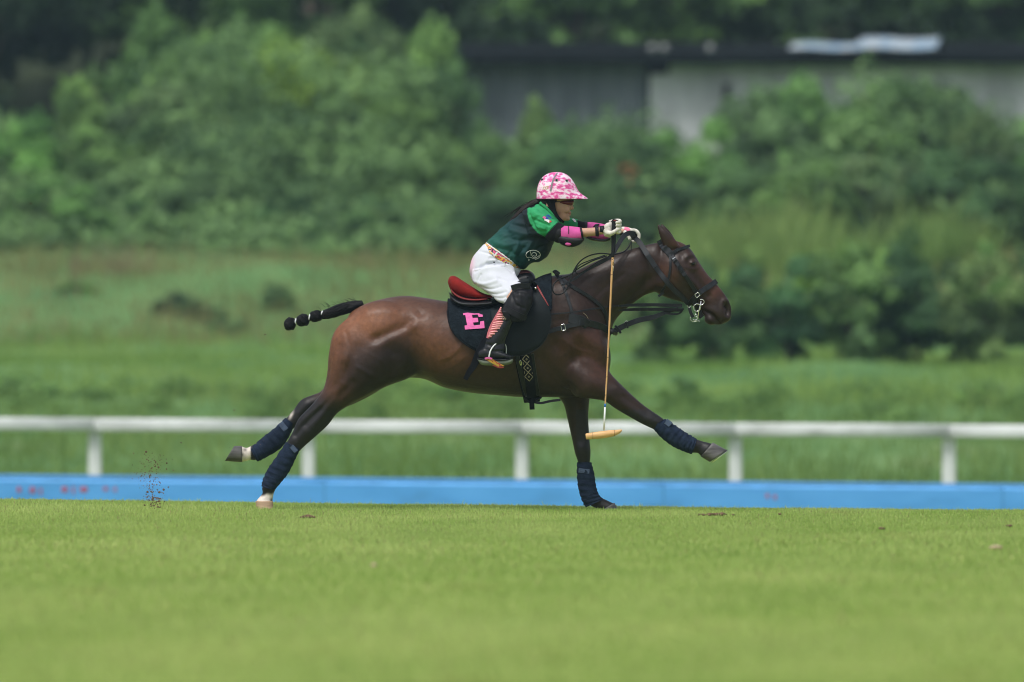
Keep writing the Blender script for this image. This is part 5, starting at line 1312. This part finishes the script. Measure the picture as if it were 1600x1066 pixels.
emb.add(ribbon([onj(x, y) for x, y in ((823, 402.5), (828, 402), (833, 404), (839, 404.5), (843, 402.5))], .0026, .001, seg=3))
emb.add(ribbon([onj(x, y) for x, y in ((825.5, 404.5), (826, 407.5), (828, 405.5))], .0030, .001, seg=2))
tag(emb.obj('emblem', M['whitelens'], jo), 'white oval swirl emblem on the chest')
def patch(name, pts, m, off): v, f = poly_slab(pts, lambda x, y: onj(x, y, off), .0012); mk(name, v, f, m, jo, smooth=False)
patch('flag_patch', [(847.5, 340), (850, 337.5), (853.5, 339.5), (853, 343), (849.5, 341.5)], M['felt_pink'], .0045)
M['patchblue'] = mat('patch_blue', (.02, .05, .42), .6); M['patchred'] = mat('patch_red', (.50, .03, .03), .6)
patch('flag_patch', [(853.2, 336), (857, 335.3), (860.2, 338.3), (862.2, 342), (858.5, 343), (852, 342.2), (854, 340)], M['patchblue'], .005)
patch('flag_patch', [(850.5, 342), (858.5, 343.5), (858, 348.6), (855, 346.6), (850.8, 345)], M['whitelens'], .0045)
patch('flag_patch', [(858.7, 344), (863.6, 342.5), (862.2, 346), (858.6, 348.4)], M['patchred'], .0045)
patch('sleeve_print', [(893.5, 342.3), (896, 341.6), (899.5, 344), (900.5, 347.5), (897.5, 347), (895.6, 344.6)], M['whitelens'], .004)
mk('undersleeve', *loft([(872.8, 347, 851.5, 369.8, .056, AY-.03), (877, 350, 857, 376, .054, AY-.032), (879, 351, 864.5, 377, .049, AY-.035), (882, 352, 868, 377, .044, AY-.038)], seg=4, n=24), M['undersleeve'], rider)
mk('undersleeve', *loft([(901, 343.6, 901, 363, .052, .165), (908, 346, 908, 362, .048, .16), (916, 347, 916, 364, .044, .155)], seg=4, n=24), M['undersleeve'], rider)

# --- elbow pads
ep = mk('elbow_pad', *loft([(875, 352.5, 869, 376, .047, AY-.036), (880, 352.8, 877, 379, .050, AY-.04), (890, 353.6, 889, 380, .050, AY-.05), (900, 354.6, 900, 379, .049, AY-.06), (908, 355.6, 912, 376, .044, AY-.07)], seg=5, n=26), M['pinkpad'], rider)
mk('elbow_cap', *loft([(874.5, 366, 872, 378, .050, AY-.036), (882, 366.5, 880, 384, .056, AY-.044), (893, 367.5, 893, 386.5, .056, AY-.05), (904, 369.5, 905, 383, .052, AY-.06), (911, 372, 912.5, 376.5, .040, AY-.068)], seg=5, n=24, power=2.2), M['blackpad'], ep)
mk('pad_edge', *loft([(870, 351.5, 863.5, 374.5, .050, AY-.033), (873, 351, 867, 378, .053, AY-.034), (876.5, 352, 872, 380, .052, AY-.036), (879, 353, 875.5, 379.5, .050, AY-.038)], seg=3, n=24), M['blackpad'], ep)
mk('pad_edge', *loft([(905.5, 354.6, 909.5, 377, .049, AY-.066), (908.5, 355, 913, 376, .047, AY-.07)], seg=2, n=24), M['blackpad'], ep)
mk('pad_logo', *pball(888, 381.5, AY-.098, 5, 2.6, .006), M['pinkpad'], ep)
mk('seam', *ribbon([P(888, 352.8, AY-.075), P(888.3, 357, AY-.098), P(888.5, 366, AY-.102)], .004, .001), M['blackpad'], ep)
ep2 = mk('elbow_pad', *loft([(917, 347, 915, 372, .046, .155), (930, 348, 928, 375, .048, .145), (942, 350, 942, 376, .044, .125), (950, 352, 952, 375, .04, .10)], seg=5, n=24), M['pinkpad'], rider)
mk('elbow_cap', *loft([(919, 368.5, 915, 373, .046, .15), (930, 372, 928, 377, .05, .142), (945, 373.5, 945, 378, .046, .12), (954, 368, 953, 376, .038, .10)], seg=4, n=22), M['blackpad'], ep2)
mk('pad_edge', *loft([(913.5, 346, 912, 368, .050, .157), (918, 346.5, 917, 372, .050, .154)], seg=2, n=22), M['blackpad'], ep2)
mk('pad_edge', *loft([(931, 349.5, 925, 356, .053, .145), (937, 349.6, 931, 356, .053, .135)], seg=2, n=18), M['blackpad'], ep2)

# --- gloves with five fingers
def chain(pts, r, n=10): return tube([P(*p) for p in pts], r, n=n, seg=4)
HX_, HYn = 959, -.300
gn = [loft([(943, 354, 943, 367.5, .027, -.290), (946, 350, 945, 369, .031, -.290), (950, 347.8, 950, 370, .031, -.286), (956, 347.8, 957, 368, .024, -.268)], n=18, seg=4), pball(950, 362, -.306, 6, 7, .020)]
for i, y in enumerate((346.3, 351.2, 356.6, 362)):
    r_ = [.0112, .0112, .0106, .0092][i]
    gn.append(chain([(952, y+1, -.268), (959, y-.8, -.262), (965.5, y-1.6+i*.3, -.268), (968.8, y-.5, -.292), (967, y+1.6, -.316), (962.5, y+1.0, -.328)], [r_]*4+[r_*.92, r_*.72]))
gn.append(chain([(946, 360, -.306), (950.5, 364, -.322), (955.5, 364.6, -.333), (961, 361.6, -.336), (966, 358, -.330)], [.018, .0165, .0145, .0125, .0095]))
gn.append(loft([(948, 362, 944, 369.5, .020, -.297), (956, 364, 954, 372, .012, -.285)], n=12, seg=3))
me_, V_, Eb = remesh(gn, .0028, 2); setco(me_, V_); smooth_all(me_); tag(link('glove', me_, M['glove'], rider), 'pale grey right glove closed round the mallet grip')
gf = [loft([(969, 354.5, 969, 367, .022, .070), (977, 354.5, 977, 368, .026, .055), (986, 356.5, 984, 368.5, .030, .040), (992, 359.5, 990, 368, .030, .035)], n=18, seg=4)]
for i, yy in enumerate((-.005, .018, .041, .062)):
    e = i*1.0
    gf.append(chain([(986, 360+e*.3, yy), (993, 360.5, yy), (998.2-e*.5, 366, yy-.002), (997.5-e, 373.5, yy-.004), (992-e, 377.8-e*.4, yy-.004), (986.5, 376.5-e*.4, yy-.003)], [.0115, .0115, .0108, .0100, .0092, .0070]))
gf.append(chain([(976, 362, .01), (980, 367.5, -.012), (983.5, 372, -.022), (984.5, 373.5, -.026), (981.5, 373.6, -.024)], [.0125, .0115, .0100, .0085, .006]))
me_, V_, Eb = remesh(gf, .0028, 2); setco(me_, V_); smooth_all(me_); g2 = tag(link('glove', me_, M['glove'], rider), 'white and pink left glove holding the reins')
mk('glove_panel', *loft([(976, 354.4, 974, 362, .030, .054), (981, 355.2, 979, 365, .032, .047), (985, 357, 982, 365, .033, .041)], n=18, seg=3), M['glovepink'], g2)
mk('glove_palm', *pball(990, 369.5, .028, 6.5, 5.5, .038), M['gloveblack'], g2)
mk('glove_cuff', *loft([(966, 354, 966.5, 366, .027, .075), (971.5, 356, 972, 369, .029, .066), (976, 361, 976, 369.5, .027, .057)], n=18, seg=3), M['gloveblack'], g2)
mk('wrist_band', *loft([(929.5, 353.5, 930.5, 369.5, .033, AY-.108), (935, 353.8, 936, 369.8, .033, AY-.117)], n=20, seg=2), M['blackpad'], rider)
mk('wrist_band', *loft([(937, 353.2, 936.5, 365.5, .031, AY-.118), (944.5, 352.6, 944.5, 366, .030, AY-.125)], n=20, seg=2), M['blackpad'], rider)
mk('wrist_band', *loft([(948, 351.5, 948, 369.5, .036, .105), (957, 353, 957, 369.5, .033, .09)], n=20, seg=2), M['blackpad'], rider)

# --- breeches and belt
bre = [loft([(757, 381.5, 812, 419, .138, 0), (748, 390, 814, 424, .150, 0), (739, 402, 812, 430, .158, 0), (734, 416, 808, 438, .160, 0), (734.5, 430, 800, 446, .155, 0), (741, 444, 790, 452, .13, 0)], n=34, seg=5, power=2.15)]
for s in (-1, 1):
    bre.append(loft([(800, 412, 738, 422, .10, s*.095), (804, 419, 737, 436, .092, s*.12), (806, 429, 747, 448, .080, s*.165), (811, 438, 763.5, 458.5, .073, s*.215), (818, 448, 776, 470, .072, s*.265), (824, 458, 790, 476, .064, s*.305)], seg=5, n=28))
me_, V_, Eb = remesh(bre, .0048, 6)
V_ = sculpt(me_, V_, [(p_, g__, a_*1.8) for p_, g__, a_ in [([(745, 448), (765, 452), (782, 448)], 1.6, -.0035), ([(752, 455), (772, 460), (790, 456)], 1.6, -.0035), ([(762, 463), (784, 466), (798, 458)], 1.5, -.003), ([(740, 440), (756, 444), (776, 440)], 1.8, .003), ([(790, 470), (800, 452)], 1.5, -.003),
                    ([(745, 446), (746, 438), (751, 429)], 1.1, -.003), ([(762, 412), (785, 414), (802, 424)], 2, -.006), ([(766, 403), (790, 406), (812, 418)], 1.6, -.004), ([(742, 424), (758, 414), (772, 410)], 2, -.004), ([(780, 436), (795, 440), (806, 438)], 1.8, -.003),
                    ([(768, 432), (790, 440)], 5, .004), ([(748, 392), (780, 402), (812, 422)], 1.2, -.003)]])
V_ = wr(V_, 10, .004); setco(me_, V_); smooth_all(me_)
x_, y_ = to_px(V_)
M['breeches'] = mat('white_breeches', attr='Col', rough=.8, spec=.2, noise=(6, .04), bump=(220, .15, .001))
wc = np.tile(np.array([.56, .58, .64]), (len(V_), 1)); pk = np.exp(-((x_-735)/5.5)**2)*np.exp(-((y_-410)/15)**2)*.75
wc = wc*(1-pk[:, None])+np.array([.80, .42, .55])*pk[:, None]; paint(me_, wc)
bo = link('breeches', me_, M['breeches'], rider)
for x, y in ((772, 410), (789.5, 413)): mk('rivet', *pball(x, y, onj(x, y).y*0-.152, 1.2, 1.2, .004), M['helmet_in'], bo)
M['belt'] = ramp_mat('woven_belt', [(0, (.50, .04, .12)), (.36, (.70, .42, .05)), (.46, (.60, .55, .52)), (.53, (.02, .02, .02)), (.60, (.62, .08, .22)), (.7, (.45, .50, .05))], scale=42, detail=1.0, const=True)
blt = loft([(760, 378.5, 813.5, 417, .147, 0), (758.5, 380, 812, 419.5, .151, 0), (755.5, 385.5, 810, 424, .152, 0), (753.5, 388.5, 808.5, 425.5, .149, 0)], n=36, seg=2, power=2.2)
be = mk('belt', *blt, M['belt'], rider)
mk('belt_edge', *loft([(759.5, 378.8, 812, 417, .1535, 0), (758.8, 380.2, 811.4, 418.6, .1535, 0)], n=36, seg=1, power=2.2), M['whitelens'], be)
mk('buckle', *ribbon([P(777, 394, -.158), P(773.5, 398.5, -.160), P(772, 400.5, -.160)], .010, .004), M['whitelens'], be)

# --- knee guards, socks and boots
def leg_gear(s):
    face = (0, s, 0)
    y0 = s*.318
    kg = [loft([(827, 444, 803, 445.5, .05, s*.29), (832, 452, 797, 457, .060, s*.30), (833.5, 464, 790, 470, .066, y0), (832, 475, 785, 482, .066, s*.325), (826, 488, 788, 494, .060, s*.335), (818, 502, 795, 504, .050, s*.34)], n=26, seg=6, power=2.3)]
    kg.append(pball(816, 467, s*.355, 15, 14, .030))
    m_, v_, e_ = remesh(kg, .005, 5)
    v_ = sculpt(m_, v_, [([(798, 455), (812, 450), (828, 453)], 1.3, -.007), ([(800, 462), (806, 476), (820, 482)], 1.5, -.005), ([(806, 458), (820, 460), (828, 470)], 1.6, -.004), ([(812, 456), (813, 480)], 2, .004)])
    smooth_all(m_); ko = link('knee_guard', m_, M['blackpad'], rider)
    mk('guard_strap', *ribbon([P(786, 480, s*.385), P(798, 487, s*.402), P(812, 494, s*.400), P(822, 498, s*.37)], .036, .004, face=face), M['blackpad'], ko)
    mk('guard_strap', *ribbon([P(799, 450, s*.352), P(812, 446.5, s*.362), P(828, 447, s*.348)], .030, .004, face=face), M['leather'], ko)
    bt = [loft([(812, 484, 786, 478, .048, s*.335), (802, 505, 778, 503, .047, s*.348), (795, 522, 764, 522, .044, s*.356), (790, 535, 758, 533, .040, s*.362), (789, 548, 755, 546, .037, s*.366)], n=24, seg=5),
          loft([(747, 549, 748, 561.5, .026, s*.362), (757, 543, 757, 562.5, .034, s*.366), (772, 545, 772, 563, .037, s*.370), (786, 550.5, 786, 562, .038, s*.376), (797, 555, 797, 561, .034, s*.380), (801.5, 557.5, 801.5, 560, .02, s*.382)], n=24, seg=5, power=2.3)]
    m_, v_, e_ = remesh(bt, .005, 4)
    v_ = sculpt(m_, v_, [([(756, 536), (770, 540), (786, 537)], 1.5, -.004), ([(757, 543), (772, 546), (788, 545)], 1.5, .003), ([(770, 541), (772, 556)], 2, -.003)]); smooth_all(m_)
    b = link('boot', m_, M['boot'], rider)
    mk('sole', *loft([(745, 560.5, 751, 569.5, .022, s*.362), (752, 561.5, 757, 571, .034, s*.366), (772, 562.5, 774, 571.5, .040, s*.372), (790, 561.5, 791, 570.5, .040, s*.379), (798, 560.5, 799, 568, .032, s*.382), (801.5, 560, 802, 564, .016, s*.382)], n=22, seg=5, power=2.6), M['sole'], b)
    mk('welt', *loft([(745, 559.2, 745.5, 562, .024, s*.362), (757, 560.5, 757, 563, .040, s*.366), (775, 561.6, 775, 564.2, .045, s*.372), (792, 560.6, 792, 563.2, .044, s*.379), (802, 558.4, 802, 561, .02, s*.382)], n=22, seg=5, power=2.6), M['leather'], b)
    # ribbed pink sock panel
    top = [(782.5, 480), (787, 486), (790.5, 497), (788.5, 508), (783, 517), (776, 524), (766, 529), (760, 528)]
    rows = 13; cap = MB()
    L = [(782, 480), (776.5, 489), (770, 500), (765, 510), (761.5, 520), (760, 528)]
    Rr = [(783.5, 481), (785, 489), (789.5, 498), (788, 508), (781, 518), (764, 529.5)]
    Lc = cr(L, 6); Rc = cr(Rr, 6)
    for k in range(rows):
        a = int((k+.5)/rows*(len(Lc)-1)); l = Lc[a]; r_ = Rc[a]
        yy = s*(.389+.012*a/len(Lc))
        mid = ((l[0]+r_[0])/2, (l[1]+r_[1])/2-.6)
        cap.add(tube([P(l[0]+2.0, l[1], yy-s*.020), P(mid[0], mid[1], yy-s*.001), P(r_[0]-.6, r_[1], yy-s*.009)], [.0030, .0046, .0034], n=8))
    so = cap.obj('ribbed_panel', M['sockpink'], b)
    mb = MB(); n_ = len(Lc); vv = []
    for i in range(n_):
        yy = s*(.387+.012*i/n_)
        vv += [P(Lc[i][0], Lc[i][1], yy-s*.016), P((Lc[i][0]+Rc[i][0])/2, (Lc[i][1]+Rc[i][1])/2, yy), P(Rc[i][0], Rc[i][1], yy-s*.008)]
    mk('panel_backing', vv, [(i*3+j, (i+1)*3+j, (i+1)*3+j+1, i*3+j+1) for i in range(n_-1) for j in range(2)], M['sockpink2'], b)
    return b
M['sockpink'] = mat('pink_rib', (.80, .36, .38), .8, .2); M['sockpink2'] = mat('pink_backing', (.42, .12, .14), .9, .1)
b_near = leg_gear(-1); leg_gear(1)
lt = MB()
for seg_ in (((784, 496), (787.5, 500)), ((786, 493), (784.5, 498.5)), ((785, 495.5), (787.5, 494)), ((788.5, 495), (787.6, 499.5)), ((790.5, 496.5), (790, 500.5)), ((788.4, 497.5), (791, 497.5))):
    lt.add(ribbon([P(seg_[0][0], seg_[0][1], -.404), P(seg_[1][0], seg_[1][1], -.404)], .0028, .001, seg=2))
lt.obj('boot_lettering', M['tan_thread'], b_near)
mk('boot_badge', *loft([(782.5, 484, 784, 488, .004, -.399), (785, 490, 791, 486, .006, -.4), (788, 497, 796, 492, .006, -.399), (790, 503, 797, 500, .004, -.397)], n=12, seg=3), M['blackpad'], b_near)

# --- helmet
hl = []
lev = [(269.2, 866, 873.5, 0, .02), (270.2, 860, 879, 0, .05), (273, 853, 885.5, 0, .07), (278, 847, 891.5, 0, .088), (284, 843, 896, 0, .099), (291, 840.3, 900, 0, .106), (298, 838.9, 902.5, 1, .110), (303, 838.4, 903.5, 5, .112), (307, 838.3, 904.3, 10, .1135), (310.6, 838.3, 905, 14, .114)]
K = cr(lev, 4); n = 44; VV = []
def hring(y, xl, xr, vis, w, sc=1.0):
    c = (xl+xr)/2; a = (xr-xl)/2*sc; out = []
    for i in range(n):
        t = 2*math.pi*i/n; ct, st = math.cos(t), math.sin(t)
        x = c+a*ct+vis*max(0, ct)**2.2
        droop = 1.2*max(0, ct)**2*(vis/14) if vis else 0
        out.append(P(x, y-(1.0 if ct < -.3 else 0)*min(1, vis/14)*0+droop*0, w*st*sc))
    return out
for y, xl, xr, vis, w in K: VV += hring(y, xl, xr, max(vis, 0), w)
N1 = len(K)
for y, sc in ((311.2, .985), (309.8, .95), (304, .93), (292, .86)):
    xl_ = {311.2: 838.3, 309.8: 838.3, 304: 838.5, 292: 840.5}[y]; xr_ = {311.2: 905, 309.8: 904.8, 304: 903, 292: 899}[y]
    VV += hring(y, xl_, xr_, {311.2: 13, 309.8: 10, 304: 1, 292: 0}[y], .113 if y > 300 else .106, sc); N1 += 1
FF = [(i*n+j, i*n+(j+1) % n, (i+1)*n+(j+1) % n, (i+1)*n+j) for i in range(N1-1) for j in range(n)]
VV.append(P(869.5, 269, 0)); FF += [(j, (j+1) % n, len(VV)-1) for j in range(n)]
me_ = mkmesh('helmet', VV, FF); me_.materials.append(M['camo']); me_.materials.append(M['helmet_in'])
for p in me_.polygons:
    if max(p.vertices) >= (len(K)+1)*n and max(p.vertices) < len(VV)-1: p.material_index = 1
hel = link('helmet', me_, None, rider)
def hsurf(x, y, off=.002):
    o_, dir_ = P(x, y, -.4), Vector((0, 1, 0)); h = HLB.ray_cast(o_, dir_); q = P(x, y, h[0].y if h[0] else -.05); q.y -= off; return q
HLB = BVHTree.FromPolygons([tuple(v) for v in VV], FF)
mk('tape_strip', *ribbon([hsurf(*p) for p in ((871, 270.2), (867.5, 275), (864, 282), (862, 290), (860.3, 299))], [.006, .009, .010, .010, .010], .0015), M['greytape'], hel)
for x, y in ((869.6, 281.6), (885.6, 282.6), (847.3, 281)):
    q = hsurf(x, y, .001); mk('vent', *tube([q+Vector((.008*math.cos(a), -.001, .007*math.sin(a))) for a in np.linspace(0, 5.5, 8)], .0022, n=6, seg=2, closed=True), M['greytape'], hel)
    mk('vent_hole', *ball(q, (.006, .002, .0055)), M['helmet_in'], hel)
gl = MB()
for k, (x, w_) in enumerate(((850.3, 2.1), (853.6, 1.8), (856.4, 1.6))):
    gl.add(tube([hsurf(x+w_*math.cos(a)*.8, 294+2.1*math.sin(a)+(-.4*k)) for a in np.linspace(R(60), R(340), 7)], .0013, n=5, seg=2))
tag(gl.obj('emblem', M['gold'], hel), 'small gold emblem on the back of the helmet')
mk('rim', *tube([hsurf(x, 310.8, -.001) if False else P(869.3+(34.5 if math.cos(a) > 0 else 31.8)*math.cos(a)*.98+13*max(0, math.cos(a))**2.2, 311.2, .1125*math.sin(a)) for a in np.linspace(0, 2*math.pi, 29)[:-1]], .0024, n=6, seg=2, closed=True), M['darkred'], hel)
cs = mk('chin_strap', *ribbon([P(862, 309, -.078), P(863.5, 317, -.080), P(866, 327, -.076), P(870, 337, -.066), P(876, 344, -.045), P(880, 347, 0)], [.034, .028, .020, .019, .018, .012], .005), M['helmet_in'], hel)
mk('chin_strap', *ribbon([P(853, 309, -.080), P(857, 317, -.081), P(862, 327, -.078), P(869, 338, -.068)], [.022, .020, .017, .015], .004), M['helmet_in'], hel)
mk('chin_strap', *ribbon([P(864, 309, .078), P(868, 327, .076), P(876, 344, .045), P(880, 347, 0)], .015, .005, face=(0, 1, 0)), M['helmet_in'], hel)
sg = mk('sunglasses', *loft([(875, 313.5, 875, 318.5, .0655, 0), (881, 312, 881, 320.6, .066, 0), (887, 311.5, 887, 322, .060, 0), (892, 312, 892, 321.6, .050, 0), (896.3, 313, 895.3, 320.3, .032, 0), (897.2, 316, 896.6, 318.5, .012, 0)], n=24, seg=4, power=2.6), M['lens'], rider)
mk('temple_arm', *tube([P(876, 315.5, -.066), P(866, 315.5, -.074), P(858, 316.5, -.080)], .0025, n=6), M['helmet_in'], sg)

# ------------------------------------------------------------------ mallet
MY = -.300
ml = empty('polo_mallet', P(943, 679, -.30)); tag(ml, 'cane polo mallet hanging straight down from the rider\'s gloved right hand', 'polo mallet')
mk('grip', *tube([P(959.5, 345, MY), P(959.3, 352, MY), P(959, 368, MY), P(958.5, 385, MY), P(957.3, 402, MY)], [.0125, .0135, .0135, .0125, .0095], n=12, seg=4), M['grip'], ml)
mk('grip_end', *pball(959.6, 344.8, MY, 4, 2, .014), M['redtrim'], ml)
mk('wrist_thong', *ribbon([P(955, 347, MY-.015), P(959, 343.3, MY-.012), P(966, 346, MY), P(967.5, 354, MY+.002), P(964, 360, MY-.012)], .006, .002), M['gloveblack'], ml)
pts = [P(957.4, 401, MY), P(955.8, 430, MY-.002), P(954, 470, MY-.004), P(951.6, 520, MY-.004), P(948.6, 580, MY-.002), P(945.4, 636, MY)]
mk('shaft', *tube(pts, [.0072, .0068, .0064, .0058, .0052, .0047], n=10, seg=6), M['cane'], ml)
nd = MB()
for t in (.12, .26, .39, .53, .67, .80, .92):
    y = 401+235*t; x = np.interp(y, [401, 430, 470, 520, 580, 636], [957.4, 955.8, 954, 951.6, 948.6, 945.4]); r_ = .0073-.0026*t
    mk('cane_node', *tube([P(x, y-.5, MY-.003), P(x, y+.5, MY-.003)], r_, n=10, seg=1), M['nodebrown'] if 'nodebrown' in M else M.setdefault('nodebrown', mat('cane_node', (.22, .11, .05), .5)), ml)
mk('tape_band', *tube([P(957.3, 405, MY), P(957, 414, MY)], .0078, n=10, seg=2), ramp_mat('cane_ink', [(0, (.02, .02, .02)), (.44, (.55, .32, .14))], scale=45, const=True), ml)
mk('tape_band', *tube([P(956.9, 415.5, MY), P(956.4, 424, MY)], .0077, n=10, seg=2), mat('cream_tape', (.62, .52, .36), .6), ml)
mk('tape_band', *tube([P(945.6, 631, MY), P(945.4, 636, MY)], .0062, n=10, seg=2), M['bluetape'], ml)
mk('tape_band', *tube([P(945.4, 636, MY), P(943.6, 672, MY)], .0056, n=10, seg=2), M['whitelens'], ml)
hd = mk('mallet_head', *loft([(914.8, 678.5, 915.6, 686, .013, MY), (916, 677.4, 917, 686.8, .017, MY), (923, 676.2, 924, 686.4, .0195, MY), (940, 673.8, 941, 685.2, .0205, MY), (955, 672.2, 956, 682.6, .0195, MY), (960, 672, 960.5, 681.4, .0185, MY), (967, 671.4, 968, 677.6, .012, MY), (971.6, 671.2, 972, 673.6, .005, MY)], n=22, seg=4), M['malletwood'], ml)
for x, a, b in ((926, 675.6, 686.6), (960, 671.7, 681.8)):
    mk('groove', *loft([(x-.35, a, x+.1, b, .0204, MY), (x+.35, a, x+.8, b, .0204, MY)], n=20, seg=1), M['nodebrown'], hd)
